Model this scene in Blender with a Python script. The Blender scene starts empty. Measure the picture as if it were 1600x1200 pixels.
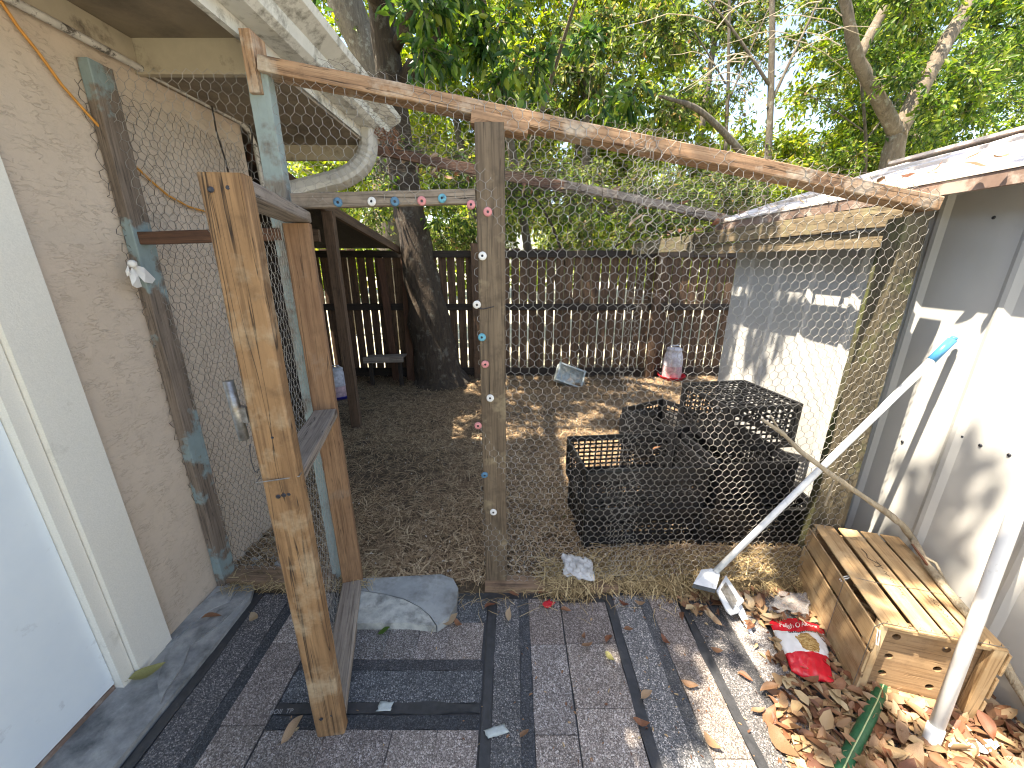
import bpy, math, random
import numpy as np
from mathutils import Vector, Matrix, noise as mnoise

R = math.radians
rnd = random.Random(7)
rng = np.random.default_rng(11)
scene = bpy.context.scene
col = scene.collection

# ------------------------------------------------------------------ camera, sky, sun, exposure
PITCH = 17.55
CAMH = 1.5
cam_d = bpy.data.cameras.new('camera')
cam = bpy.data.objects.new('camera', cam_d)
col.objects.link(cam)
cam.location = (0, 0, CAMH)
cam.rotation_euler = (R(90 - PITCH), 0, 0)
cam_d.sensor_width = 36
cam_d.lens = 13.5
cam_d.clip_start = 0.02
cam_d.clip_end = 500
scene.camera = cam

LDIR = Vector((1.0, 0.30, -2.2)).normalized()        # the way the sunlight travels
sun_d = bpy.data.lights.new('sun', 'SUN')
sun_d.energy = 4.6
sun_d.angle = R(0.5)
sun_d.color = (1.0, 0.93, 0.82)
sun = bpy.data.objects.new('sun', sun_d)
col.objects.link(sun)
sun.rotation_euler = LDIR.to_track_quat('-Z', 'Y').to_euler()
sun.location = (-4, -2, 10)

world = bpy.data.worlds.new('World')
scene.world = world
world.use_nodes = True
wn = world.node_tree
wn.nodes.clear()
wo = wn.nodes.new('ShaderNodeOutputWorld')
wb = wn.nodes.new('ShaderNodeBackground')
ws = wn.nodes.new('ShaderNodeTexSky')
ws.sky_type = 'NISHITA'
ws.sun_disc = False
ws.sun_elevation = math.asin(-LDIR.z)
ws.sun_rotation = math.atan2(-LDIR.x, -LDIR.y)
ws.dust_density = 1.5
wb.inputs['Strength'].default_value = 0.135
wn.links.new(ws.outputs[0], wb.inputs[0])
wn.links.new(wb.outputs[0], wo.inputs[0])

scene.view_settings.view_transform = 'Standard'
scene.view_settings.look = 'None'
scene.view_settings.exposure = 2.1
scene.view_settings.gamma = 1.0
scene.view_settings.use_curve_mapping = False
scene.view_settings.use_white_balance = True
scene.view_settings.white_balance_temperature = 7400
scene.cycles.max_bounces = 8
scene.cycles.transparent_max_bounces = 12
scene.cycles.use_denoising = True
scene.cycles.filter_width = 1.15

# ------------------------------------------------------------------ places: a photo pixel to a point on a plane
CP, SP = math.cos(R(PITCH)), math.sin(R(PITCH))
def ray(px, py):
    u = (px - 800) / 600; v = (py - 600) / 600
    return Vector((u, CP - v * SP, -SP - v * CP))
def G(px, py, z=0.0):
    d = ray(px, py); t = (z - CAMH) / d.z
    return Vector((d.x * t, d.y * t, z))
def atY(px, py, Y):
    d = ray(px, py); t = Y / d.y
    return Vector((d.x * t, Y, CAMH + d.z * t))
def atX(px, py, X):
    d = ray(px, py); t = X / d.x
    return Vector((X, d.y * t, CAMH + d.z * t))

# ------------------------------------------------------------------ object helpers
def wmat(o):
    return (wmat(o.parent) @ o.matrix_basis) if o.parent else o.matrix_basis.copy()
def mk(name, me, mat=None, M=None, parent=None, smooth=False):
    if mat is not None and len(me.materials) == 0:
        for m in (mat if isinstance(mat, (list, tuple)) else [mat]):
            me.materials.append(m)
    if smooth:
        me.polygons.foreach_set('use_smooth', [True] * len(me.polygons))
    o = bpy.data.objects.new(name, me)
    col.objects.link(o)
    M = M or Matrix()
    if parent is not None:
        o.parent = parent
        o.matrix_basis = wmat(parent).inverted() @ M
    else:
        o.matrix_basis = M
    return o
def tag(o, label=None, cat=None, group=None, kind=None):
    if label: o['label'] = label
    if cat: o['category'] = cat
    if group: o['group'] = group
    if kind: o['kind'] = kind
    return o
def thing(name, label, cat, loc=(0, 0, 0), rz=0.0, group=None):
    o = bpy.data.objects.new(name, None)
    o.empty_display_size = 0.1
    col.objects.link(o)
    o.matrix_basis = Matrix.Translation(Vector(loc)) @ Matrix.Rotation(rz, 4, 'Z')
    return tag(o, label, cat, group)
def copy_tree(o, parent=None):
    c = o.copy(); col.objects.link(c)
    c.parent = parent
    for ch in list(o.children):
        copy_tree(ch, c)
    return c

class MB:
    def __init__(s): s.v = []; s.f = []; s.m = []
    def add(s, vs, fs, mi=0):
        n = len(s.v)
        s.v += [tuple(p) for p in vs]
        s.f += [tuple(i + n for i in f) for f in fs]
        s.m += [mi] * len(fs)
        return s
    def box(s, c, d, M=None, mi=0):
        x, y, z = d[0] / 2, d[1] / 2, d[2] / 2
        c = Vector(c)
        vs = [Vector((a * x, b * y, e * z)) for e in (-1, 1) for b in (-1, 1) for a in (-1, 1)]
        vs = [((M @ p) if M else p) + c for p in vs]
        return s.add(vs, [(0, 2, 3, 1), (4, 5, 7, 6), (0, 1, 5, 4), (2, 6, 7, 3), (0, 4, 6, 2), (1, 3, 7, 5)], mi)
    def box2(s, a, b, mi=0):
        return s.box([(a[i] + b[i]) / 2 for i in range(3)], [abs(b[i] - a[i]) for i in range(3)], None, mi)
    def tube(s, pts, rad, n=8, cap=True, mi=0, prof=None, jit=0.0):
        pts = [Vector(p) for p in pts]
        if not isinstance(rad, (list, tuple)): rad = [rad] * len(pts)
        rings = []; ref = None
        for i, p in enumerate(pts):
            t = (pts[min(i + 1, len(pts) - 1)] - pts[max(i - 1, 0)]).normalized()
            if ref is None:
                ref = Vector((0, 0, 1)) if abs(t.z) < 0.9 else Vector((1, 0, 0))
            a = t.cross(ref).normalized(); b = t.cross(a).normalized()
            ref = -b if False else a.cross(t)
            ring = []
            for k in range(n):
                th = 2 * math.pi * k / n
                ca, sa = math.cos(th), math.sin(th)
                if prof: ca, sa = prof[k % len(prof)]
                q = a * ca * rad[i] + b * sa * rad[i]
                if jit:
                    q *= 1 + jit * mnoise.noise((p + q) * (2.2 / max(rad[i], .02) * .25))
                ring.append(p + q)
            rings.append(ring)
        vs = [q for r in rings for q in r]; fs = []
        for i in range(len(pts) - 1):
            for k in range(n):
                k2 = (k + 1) % n
                fs.append((i * n + k, i * n + k2, (i + 1) * n + k2, (i + 1) * n + k))
        if cap:
            fs.append(tuple(range(n - 1, -1, -1)))
            fs.append(tuple((len(pts) - 1) * n + k for k in range(n)))
        return s.add(vs, fs, mi)
    def lathe(s, prof, n=16, c=(0, 0, 0), M=None, mi=0):
        c = Vector(c); vs = []; fs = []
        for r, z in prof:
            for k in range(n):
                th = 2 * math.pi * k / n
                p = Vector((r * math.cos(th), r * math.sin(th), z))
                vs.append(((M @ p) if M else p) + c)
        for i in range(len(prof) - 1):
            for k in range(n):
                k2 = (k + 1) % n
                fs.append((i * n + k, i * n + k2, (i + 1) * n + k2, (i + 1) * n + k))
        return s.add(vs, fs, mi)
    def prism(s, poly, z0, z1, mi=0):
        n = len(poly)
        vs = [(p[0], p[1], z0) for p in poly] + [(p[0], p[1], z1) for p in poly]
        fs = [tuple(range(n - 1, -1, -1)), tuple(range(n, 2 * n))]
        fs += [(i, (i + 1) % n, n + (i + 1) % n, n + i) for i in range(n)]
        return s.add(vs, fs, mi)
    def mesh(s, name='m'):
        me = bpy.data.meshes.new(name)
        me.from_pydata(s.v, [], s.f)
        me.polygons.foreach_set('material_index', s.m)
        return me
    def build(s, name, mat, parent=None, M=None, smooth=False):
        """vertices are in world space unless M is given"""
        me = s.mesh(name)
        if M is None and parent is not None:
            M = wmat(parent)
            me.transform(M.inverted())
        elif M is None and s.v:
            c = Vector([sum(v[i] for v in s.v) / len(s.v) for i in range(3)])
            c.z = min(v[2] for v in s.v)
            M = Matrix.Translation(c)
            me.transform(M.inverted())
        return mk(name, me, mat, M, parent, smooth)

def np_mesh(name, V, F):
    """V (n,3), F (m,k)"""
    me = bpy.data.meshes.new(name)
    V = np.ascontiguousarray(V, dtype=np.float32); F = np.ascontiguousarray(F, dtype=np.int32)
    k = F.shape[1]
    me.vertices.add(len(V)); me.vertices.foreach_set('co', V.ravel())
    me.loops.add(F.size); me.loops.foreach_set('vertex_index', F.ravel())
    me.polygons.add(len(F))
    me.polygons.foreach_set('loop_start', np.arange(0, F.size, k, dtype=np.int32))
    me.update(calc_edges=True)
    return me

def frame(a, b, hint):
    """matrix: local z from a to b, local x nearest to hint"""
    a = Vector(a); b = Vector(b)
    z = (b - a).normalized(); x = Vector(hint)
    x = (x - z * x.dot(z)).normalized(); y = z.cross(x)
    return Matrix(((x.x, y.x, z.x, a.x), (x.y, y.y, z.y, a.y), (x.z, y.z, z.z, a.z), (0, 0, 0, 1)))

def board_mesh(L, w, t, rough=0.0012, bev=0.003, warp=0.0, seed=None, taper=None):
    seed = rnd.random() * 100 if seed is None else seed
    n = max(2, min(26, int(L / 0.07)))
    vs = []; fs = []
    w2, t2 = w / 2, t / 2
    prof = [(-w2 + bev, -t2), (w2 - bev, -t2), (w2, -t2 + bev), (w2, t2 - bev), (w2 - bev, t2), (-w2 + bev, t2), (-w2, t2 - bev), (-w2, -t2 + bev)]
    for i in range(n + 1):
        z = L * i / n
        wx = warp * mnoise.noise(Vector((z * 1.1, seed, 3.1)))
        wy = warp * mnoise.noise(Vector((z * 1.1, seed, 9.7)))
        for k, (x, y) in enumerate(prof):
            j = rough * mnoise.noise(Vector((z * 9, seed + k // 2 * 4.3, 1.7))) * 2
            s = 1 - abs(j) / max(w, .01) * 2
            zz = z
            if i in (0, n): zz += rough * 1.5 * mnoise.noise(Vector((x * 30, y * 30, seed)))
            vs.append((x * s + wx, y * s + wy, zz))
    for i in range(n):
        for k in range(8):
            k2 = (k + 1) % 8
            fs.append((i * 8 + k, i * 8 + k2, (i + 1) * 8 + k2, (i + 1) * 8 + k))
    fs.append(tuple(range(7, -1, -1))); fs.append(tuple(n * 8 + k for k in range(8)))
    me = bpy.data.meshes.new('board'); me.from_pydata(vs, [], fs)
    return me
def board(name, a, b, w, t, hint, mat, parent=None, label=None, **kw):
    """w is measured along hint"""
    M = frame(a, b, hint)
    me = board_mesh((Vector(b) - Vector(a)).length, w, t, **kw)
    o = mk(name, me, mat, M, parent)
    if label: o['label'] = label
    return o

# ------------------------------------------------------------------ materials
def newmat(name):
    m = bpy.data.materials.new(name); m.use_nodes = True
    nt = m.node_tree; nt.nodes.clear()
    out = nt.nodes.new('ShaderNodeOutputMaterial'); b = nt.nodes.new('ShaderNodeBsdfPrincipled')
    nt.links.new(b.outputs[0], out.inputs[0])
    return m, nt, b, out
class N:
    """short node writer"""
    def __init__(s, nt): s.nt = nt
    def new(s, t, **kw):
        n = s.nt.nodes.new(t)
        for k, v in kw.items(): setattr(n, k, v)
        return n
    def put(s, inp, v):
        if hasattr(v, 'is_linked') or isinstance(v, bpy.types.NodeSocket): s.nt.links.new(v, inp)
        else: inp.default_value = v
    def coord(s, scale=(1, 1, 1), which='Object', rand=True, rot=(0, 0, 0)):
        tc = s.new('ShaderNodeTexCoord'); v = tc.outputs[which]
        if rand:
            oi = s.new('ShaderNodeObjectInfo')
            mu = s.new('ShaderNodeMath', operation='MULTIPLY'); s.put(mu.inputs[0], oi.outputs['Random']); mu.inputs[1].default_value = 37.0
            ad = s.new('ShaderNodeVectorMath', operation='ADD'); s.put(ad.inputs[0], v); s.put(ad.inputs[1], mu.outputs[0]); v = ad.outputs[0]
        mp = s.new('ShaderNodeMapping'); s.put(mp.inputs['Vector'], v)
        mp.inputs['Scale'].default_value = scale; mp.inputs['Rotation'].default_value = rot
        return mp.outputs[0]
    def noise(s, vec, scale, detail=4, rough=.55, dist=0.0, out='Fac'):
        n = s.new('ShaderNodeTexNoise'); s.put(n.inputs['Vector'], vec)
        n.inputs['Scale'].default_value = scale; n.inputs['Detail'].default_value = detail
        n.inputs['Roughness'].default_value = rough; n.inputs['Distortion'].default_value = dist
        return n.outputs[out]
    def voro(s, vec, scale, feature='F1', out='Distance', rnd_=1.0):
        n = s.new('ShaderNodeTexVoronoi', feature=feature); s.put(n.inputs['Vector'], vec)
        n.inputs['Scale'].default_value = scale; n.inputs['Randomness'].default_value = rnd_
        return n.outputs[out]
    def ramp(s, fac, stops, interp='LINEAR'):
        r = s.new('ShaderNodeValToRGB'); s.put(r.inputs[0], fac); cr = r.color_ramp; cr.interpolation = interp
        while len(cr.elements) < len(stops): cr.elements.new(0.5)
        for e, (p, c) in zip(cr.elements, stops):
            e.position = p; e.color = c if len(c) == 4 else (*c, 1)
        return r.outputs[0]
    def mix(s, f, a, b, mode='MIX'):
        m = s.new('ShaderNodeMix', data_type='RGBA', blend_type=mode)
        s.put(m.inputs[0], f)
        for i, v in ((6, a), (7, b)):
            if isinstance(v, tuple) and len(v) == 3: v = (*v, 1)
            s.put(m.inputs[i], v)
        return m.outputs[2]
    def math(s, op, a, b=0.0, clamp=False):
        m = s.new('ShaderNodeMath', operation=op, use_clamp=clamp); s.put(m.inputs[0], a); s.put(m.inputs[1], b); return m.outputs[0]
    def bump(s, h, strength=.5, dist=.01, normal=None):
        b = s.new('ShaderNodeBump'); b.inputs['Strength'].default_value = strength; b.inputs['Distance'].default_value = dist
        s.put(b.inputs['Height'], h)
        if normal is not None: s.put(b.inputs['Normal'], normal)
        return b.outputs[0]
B_ = (0, 0, 0); W_ = (1, 1, 1)

def wood(name, c1, c2, dark, blotch=None, blotch_at=(.5, .62), paint=None, paint_at=(.5, .54), paint_scale=3.0, crack=.5, rough=.8, g=1.0, stain=.35, edge=None):
    m, nt, b, out = newmat(name); n = N(nt)
    v = n.coord((1, 1, 1))
    st = n.coord((28 * g, 28 * g, 1.6 * g)); fine = n.coord((150 * g, 150 * g, 5 * g))
    g1 = n.noise(st, 1.0, 5, .6, 1.2); g2 = n.noise(fine, 1.0, 3, .6, .3)
    c = n.ramp(g1, [(.32, c1), (.68, c2)])
    lines = n.ramp(g2, [(.36, W_), (.5, B_)])
    c = n.mix(n.math('MULTIPLY', lines, .55), c, dark)
    ck = n.coord((55 * g, 55 * g, .9 * g)); k = n.noise(ck, 1.0, 2, .5, .8)
    km = n.ramp(n.math('ABSOLUTE', n.math('SUBTRACT', k, .5)), [(.0, W_), (.012, B_)])
    c = n.mix(n.math('MULTIPLY', km, crack), c, (dark[0] * .25, dark[1] * .25, dark[2] * .25))
    bl = n.noise(v, 7.0, 5, .65)
    if blotch: c = n.mix(n.ramp(bl, [(blotch_at[0], B_), (blotch_at[1], W_)]), c, blotch)
    d2 = n.noise(v, 17.0, 6, .7)
    c = n.mix(n.ramp(d2, [(.5, B_), (.8, (stain, stain, stain))]), c, (dark[0] * .5, dark[1] * .5, dark[2] * .5))
    # knots
    kn = n.coord((9, 9, 2.2)); vd = n.voro(kn, 1.0)
    c = n.mix(n.ramp(vd, [(.05, (.85, .85, .85)), (.10, B_)]), c, (dark[0] * .5, dark[1] * .4, dark[2] * .35))
    if paint:
        pm = n.ramp(n.noise(v, paint_scale, 7, .62), [(paint_at[0], B_), (paint_at[1], W_)])
        pc = n.mix(n.noise(v, 30, 4), paint, tuple(x * .72 for x in paint))
        c = n.mix(pm, c, pc)
    nt.links.new(c, b.inputs['Base Color']); b.inputs['Roughness'].default_value = rough
    h = n.math('ADD', n.math('MULTIPLY', g2, .5), n.math('MULTIPLY', g1, .8)); h = n.math('SUBTRACT', h, km)
    nt.links.new(n.bump(h, .55, .003), b.inputs['Normal'])
    return m

def plain(name, c1, c2=None, scale=20, rough=.6, metal=0.0, bump=.15, dist=.002, spec=None, dirt=None, dirt_at=(.52, .75), dirt_scale=6):
    m, nt, b, out = newmat(name); n = N(nt); v = n.coord()
    c2 = c2 or tuple(x * .82 for x in c1)
    f = n.noise(v, scale, 5, .6)
    c = n.ramp(f, [(.35, c1), (.7, c2)])
    if dirt: c = n.mix(n.ramp(n.noise(v, dirt_scale, 7, .68), [(dirt_at[0], B_), (dirt_at[1], W_)]), c, dirt)
    nt.links.new(c, b.inputs['Base Color'])
    b.inputs['Roughness'].default_value = rough; b.inputs['Metallic'].default_value = metal
    if bump: nt.links.new(n.bump(f, bump, dist), b.inputs['Normal'])
    return m

def leafmat(name, stops, trans=.4, rough=.45, tcol=1.25, bmp=0):
    m, nt, b, out = newmat(name); n = N(nt)
    ge = n.new('ShaderNodeNewGeometry')
    c = n.ramp(ge.outputs['Random Per Island'], stops)
    nt.links.new(c, b.inputs['Base Color']); b.inputs['Roughness'].default_value = rough
    if trans > 0:
        t = n.new('ShaderNodeBsdfTranslucent')
        hs = n.new('ShaderNodeHueSaturation'); hs.inputs['Value'].default_value = tcol; hs.inputs['Saturation'].default_value = 1.1
        hs.inputs['Hue'].default_value = .49
        n.put(hs.inputs['Color'], c); n.put(t.inputs[0], hs.outputs[0])
        mx = n.new('ShaderNodeMixShader'); mx.inputs[0].default_value = trans
        nt.links.new(b.outputs[0], mx.inputs[1]); nt.links.new(t.outputs[0], mx.inputs[2]); nt.links.new(mx.outputs[0], out.inputs[0])
    return m

def stucco():
    m, nt, b, out = newmat('stucco'); n = N(nt)
    v = n.coord((1, 1, 1), rand=False)
    w = n.noise(v, 14, 3, .5, out='Color')
    ad = n.new('ShaderNodeVectorMath', operation='MULTIPLY_ADD'); n.put(ad.inputs[0], w); ad.inputs[1].default_value = (.05, .05, .022); n.put(ad.inputs[2], v)
    mp = n.new('ShaderNodeMapping'); n.put(mp.inputs[0], ad.outputs[0]); mp.inputs['Scale'].default_value = (22, 22, 75)
    r1 = n.noise(mp.outputs[0], 1.0, 3, .5, .4)
    ridge = n.ramp(n.math('ABSOLUTE', n.math('SUBTRACT', r1, .5)), [(0, B_), (.05, W_)])
    patch = n.ramp(n.noise(v, 16, 3), [(.40, (.1, .1, .1)), (.62, W_)])
    fine = n.noise(v, 320, 3, .6)
    h = n.math('ADD', n.math('MULTIPLY', n.math('MULTIPLY', ridge, patch), .8), n.math('MULTIPLY', fine, .22))
    h = n.math('ADD', h, n.math('MULTIPLY', n.noise(v, 26, 3), .35))
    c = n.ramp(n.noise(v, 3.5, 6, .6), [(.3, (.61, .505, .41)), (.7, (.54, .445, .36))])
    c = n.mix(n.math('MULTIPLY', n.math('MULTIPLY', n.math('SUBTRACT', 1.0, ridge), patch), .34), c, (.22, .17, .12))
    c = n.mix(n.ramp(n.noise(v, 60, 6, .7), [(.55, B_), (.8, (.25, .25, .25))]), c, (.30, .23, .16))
    nt.links.new(c, b.inputs['Base Color']); b.inputs['Roughness'].default_value = .9
    nt.links.new(n.bump(h, .55, .003), b.inputs['Normal'])
    return m

def granule(name, ca, cb, cc, scale=300, top=(.5, .49, .49)):
    m, nt, b, out = newmat(name); n = N(nt)
    v = n.coord()
    cell = n.voro(v, scale, out='Color')
    sp = n.new('ShaderNodeSeparateColor'); n.put(sp.inputs[0], cell)
    c = n.ramp(sp.outputs[0], [(.0, tuple(x * .5 for x in ca)), (.35, ca), (.62, cb), (.86, cc), (.97, top)], 'LINEAR')
    c = n.mix(n.ramp(n.noise(v, 14, 5, .65), [(.35, (.0, .0, .0)), (.75, (.5, .5, .5))]), c, tuple(x * .55 for x in ca))
    oi = n.new('ShaderNodeObjectInfo')
    tint = n.ramp(oi.outputs['Random'], [(0, (.72, .75, .78)), (.3, (1.0, .95, .92)), (.55, (1.5, 1.45, 1.42)), (.78, (.85, .78, .76)), (1, (1.25, 1.28, 1.32))])
    c = n.mix(1.0, c, tint, 'MULTIPLY')
    nt.links.new(c, b.inputs['Base Color']); b.inputs['Roughness'].default_value = .85
    d = n.voro(v, scale)
    h = n.math('ADD', n.math('MULTIPLY', d, -1.0), n.math('MULTIPLY', n.noise(v, 12, 3), 2.5))
    nt.links.new(n.bump(h, .6, .0025), b.inputs['Normal'])
    return m

def bark(name, c1, c2, moss=None):
    m, nt, b, out = newmat(name); n = N(nt); v = n.coord()
    vs = n.coord((14, 14, 3.2))
    f = n.noise(vs, 1.4, 6, .7, .8)
    c = n.ramp(f, [(.3, c1), (.7, c2)])
    c = n.mix(n.ramp(n.noise(v, 11, 5, .7), [(.55, B_), (.66, (.7, .7, .7))]), c, moss or (.32, .32, .28))
    nt.links.new(c, b.inputs['Base Color']); b.inputs['Roughness'].default_value = .95
    nt.links.new(n.bump(f, .9, .03), b.inputs['Normal'])
    return m

M_ = {}
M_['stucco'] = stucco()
M_['trim'] = plain('painted_trim', (.78, .755, .69), (.70, .68, .62), 220, .6, bump=.35, dist=.002, dirt=(.36, .33, .27), dirt_at=(.62, .85))
M_['door'] = plain('door_paint', (.76, .83, .88), (.68, .76, .83), 4, .35, bump=.05, dirt=(.30, .31, .34), dirt_at=(.60, .85), dirt_scale=9)
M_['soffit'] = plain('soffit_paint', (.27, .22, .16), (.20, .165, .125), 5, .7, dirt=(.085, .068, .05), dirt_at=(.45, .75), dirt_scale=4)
M_['soffit_lit'] = plain('soffit_lit_paint', (.46, .40, .30), (.38, .33, .25), 9, .7, dirt=(.12, .10, .075), dirt_at=(.55, .7), dirt_scale=7)  # soffit paint lightened as if lit, for blocking, frieze and rake boards
M_['gutter'] = plain('gutter_enamel', (.66, .66, .62), (.56, .56, .52), 14, .4, bump=.05, dirt=(.22, .215, .19), dirt_at=(.50, .66), dirt_scale=16)
M_['downspout'] = plain('downspout_enamel', (.52, .50, .45), (.42, .40, .36), 14, .4, bump=.05, dirt=(.2, .18, .15), dirt_at=(.55, .75), dirt_scale=16)
M_['conduit'] = plain('conduit_paint', (.60, .58, .54), (.45, .43, .40), 20, .5, dirt=(.10, .09, .08), dirt_at=(.53, .6), dirt_scale=30)
M_['conduit_dark'] = plain('flaking_conduit', (.5, .48, .45), (.3, .28, .26), 40, .6)
M_['roof'] = plain('roof_shingle', (.10, .095, .09), (.07, .065, .06), 60, .9)
M_['concrete'] = plain('old_concrete', (.42, .42, .41), (.26, .265, .27), 9, .85, bump=.7, dist=.008, dirt=(.075, .08, .085), dirt_at=(.46, .72), dirt_scale=5)
M_['flag'] = plain('pale_concrete', (.50, .51, .48), (.27, .285, .28), 22, .9, bump=1.0, dist=.008, dirt=(.10, .10, .095), dirt_at=(.50, .74), dirt_scale=12)
M_['flag_low'] = plain('smooth_grey_concrete', (.36, .38, .385), (.23, .25, .26), 9, .8, bump=.6, dist=.005, dirt=(.13, .125, .115), dirt_at=(.48, .72))
M_['tar'] = plain('bare_tar_strip', (.030, .032, .036), (.05, .052, .058), 40, .45, bump=.5, dist=.003, dirt=(.15, .15, .15), dirt_at=(.64, .8), dirt_scale=26)
M_['gran'] = granule('blue_grey_granules', (.085, .092, .10), (.14, .148, .16), (.23, .235, .245))
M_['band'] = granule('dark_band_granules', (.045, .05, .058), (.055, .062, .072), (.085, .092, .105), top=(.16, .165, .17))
M_['tab'] = granule('pink_grey_granules', (.15, .135, .13), (.24, .22, .21), (.36, .335, .32))
M_['gate'] = wood('gate_pine', (.345, .205, .10), (.195, .108, .05), (.085, .045, .022), blotch=(.40, .31, .205), blotch_at=(.50, .70), crack=1.0, stain=.55, g=.8)
M_['gate2'] = wood('gate_pine_orange', (.33, .195, .105), (.22, .12, .065), (.12, .06, .03), blotch=(.30, .22, .16), blotch_at=(.58, .78), crack=.8)
M_['gate_grey'] = wood('weathered_rail', (.36, .31, .26), (.22, .18, .15), (.08, .06, .05), crack=.9)
M_['beam'] = wood('beam_pine', (.46, .29, .17), (.28, .16, .088), (.13, .07, .04), blotch=(.50, .42, .33), blotch_at=(.55, .70), crack=.9, stain=.5)
M_['cpost'] = wood('weathered_post', (.20, .148, .096), (.10, .07, .045), (.05, .037, .025), blotch=(.36, .29, .18), blotch_at=(.56, .75), crack=1.0, stain=.6)
M_['header'] = wood('grey_header', (.33, .27, .21), (.18, .14, .11), (.05, .04, .03), crack=1.0, stain=.6)
M_['blue'] = wood('blue_painted_post', (.27, .24, .20), (.17, .15, .13), (.08, .07, .06), paint=(.33, .41, .41), paint_at=(.40, .50), paint_scale=6, crack=.6)
M_['bluewall'] = wood('half_stripped_blue_board', (.25, .195, .155), (.15, .115, .092), (.055, .042, .033), paint=(.25, .325, .335), paint_at=(.53, .58), paint_scale=4.0, crack=.7)
M_['brown'] = wood('dark_brown_rail', (.13, .062, .035), (.08, .037, .022), (.03, .015, .01), crack=.6)
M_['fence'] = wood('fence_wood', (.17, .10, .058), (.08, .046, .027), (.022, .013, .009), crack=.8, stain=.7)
M_['kick'] = wood('rotten_dark_wood', (.05, .037, .028), (.028, .02, .016), (.01, .007, .006), crack=.8)
M_['coop'] = wood('coop_wood', (.16, .10, .065), (.09, .055, .035), (.045, .028, .018), crack=.8, stain=.6)
M_['moss'] = wood('mossy_post', (.19, .16, .105), (.085, .07, .046), (.035, .03, .02), blotch=(.12, .13, .055), blotch_at=(.52, .68), crack=1.0, stain=.8)
M_['mossgreen'] = wood('green_mossy_post', (.11, .10, .06), (.065, .062, .035), (.03, .032, .015), blotch=(.085, .098, .03), blotch_at=(.45, .62), crack=1.0, stain=.8)
M_['mossplank'] = wood('yellow_mossy_plank', (.29, .225, .14), (.17, .13, .08), (.05, .038, .024), blotch=(.24, .225, .12), blotch_at=(.55, .72), crack=1.0, stain=.8)
M_['sill'] = wood('rotten_sill', (.33, .22, .14), (.20, .125, .08), (.07, .045, .03), crack=1.0, stain=.8)
M_['cratewood'] = wood('crate_pine', (.47, .325, .18), (.36, .235, .12), (.20, .115, .055), blotch=(.55, .42, .26), blotch_at=(.5, .7), crack=.12, g=.7, stain=.18)
M_['crateend'] = wood('crate_end_pine', (.36, .24, .135), (.27, .17, .09), (.15, .085, .045), crack=.2, g=.7, stain=.5)
M_['wire'] = plain('galvanised_wire', (.42, .405, .38), (.23, .22, .205), 9, .42, metal=.3, bump=0)
M_['wiredark'] = plain('shaded_wire', (.14, .12, .105), (.09, .075, .06), 30, .6, metal=.2, bump=0)  # wire colour darkened as shade for the netting on wall and roof
M_['shed'] = plain('shed_white_steel', (.50, .505, .50), (.45, .455, .45), 3, .42, bump=.12, dist=.02, dirt=(.38, .37, .35), dirt_at=(.62, .9), dirt_scale=3)
M_['shedroof'] = plain('chalky_roof_steel', (.66, .60, .56), (.55, .48, .44), 3, .5, dirt=(.28, .20, .17), dirt_at=(.56, .72), dirt_scale=5)
M_['rust'] = plain('weathered_fascia', (.25, .17, .135), (.15, .10, .08), 12, .7, dirt=(.35, .29, .25), dirt_at=(.5, .6), dirt_scale=10)
M_['steel'] = plain('dull_steel', (.34, .34, .34), (.16, .155, .15), 60, .4, metal=.7, dirt=(.2, .15, .1), dirt_at=(.55, .7), dirt_scale=30)
M_['screw'] = plain('dark_screw', (.05, .055, .07), (.03, .03, .04), 60, .4, metal=.6)
M_['black'] = plain('black_plastic', (.006, .0065, .008), (.011, .0115, .014), 30, .46, bump=.1)
M_['rubber'] = plain('tyre_rubber', (.018, .018, .02), (.035, .033, .03), 20, .7, dirt=(.09, .075, .06), dirt_at=(.55, .75))
M_['pipe'] = plain('white_pipe', (.72, .73, .74), (.66, .67, .69), 8, .35, bump=.03, dirt=(.35, .34, .32), dirt_at=(.62, .8), dirt_scale=20)
M_['whiteplastic'] = plain('white_plastic', (.72, .76, .80), (.62, .66, .71), 20, .3, bump=.1, dirt=(.3, .3, .29), dirt_at=(.6, .8), dirt_scale=25)
M_['bluecap'] = plain('blue_plastic', (.06, .27, .52), (.05, .22, .44), 10, .3, bump=0)
M_['navy'] = plain('deep_blue_plastic', (.015, .02, .35), None, 10, .35, bump=0)
M_['red'] = plain('red_plastic', (.62, .02, .035), (.5, .015, .03), 10, .35, bump=0)
M_['grey_foam'] = plain('grey_foam', (.12, .135, .145), (.08, .09, .1), 60, .9, bump=.6, dist=.004)
M_['wpink'] = plain('pink_washer', (.66, .26, .27), None, 40, .5, dirt=(.3, .14, .13), dirt_scale=60, dirt_at=(.55, .7))
M_['wblue'] = plain('blue_washer', (.08, .21, .34), None, 40, .5, dirt=(.05, .08, .12), dirt_scale=60, dirt_at=(.55, .7))
M_['wlblue'] = plain('light_blue_washer', (.12, .40, .52), None, 40, .5, dirt=(.05, .12, .18), dirt_scale=60, dirt_at=(.55, .7))
M_['wwhite'] = plain('white_washer', (.78, .78, .76), None, 40, .5, dirt=(.35, .33, .3), dirt_scale=60, dirt_at=(.6, .75))
M_['cord'] = plain('orange_cord', (.60, .27, .05), None, 30, .5)
M_['cable'] = plain('black_cable', (.02, .015, .012), None, 30, .6)
M_['hose'] = plain('green_hose', (.012, .085, .04), (.02, .13, .06), 60, .42, bump=.5, dirt=(.10, .09, .05), dirt_at=(.55, .75), dirt_scale=20)
M_['hosestripe'] = plain('hose_stripe', (.45, .55, .30), None, 30, .4)
M_['stick'] = bark('grey_stick_bark', (.30, .25, .18), (.48, .42, .32), (.22, .17, .12))
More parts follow.
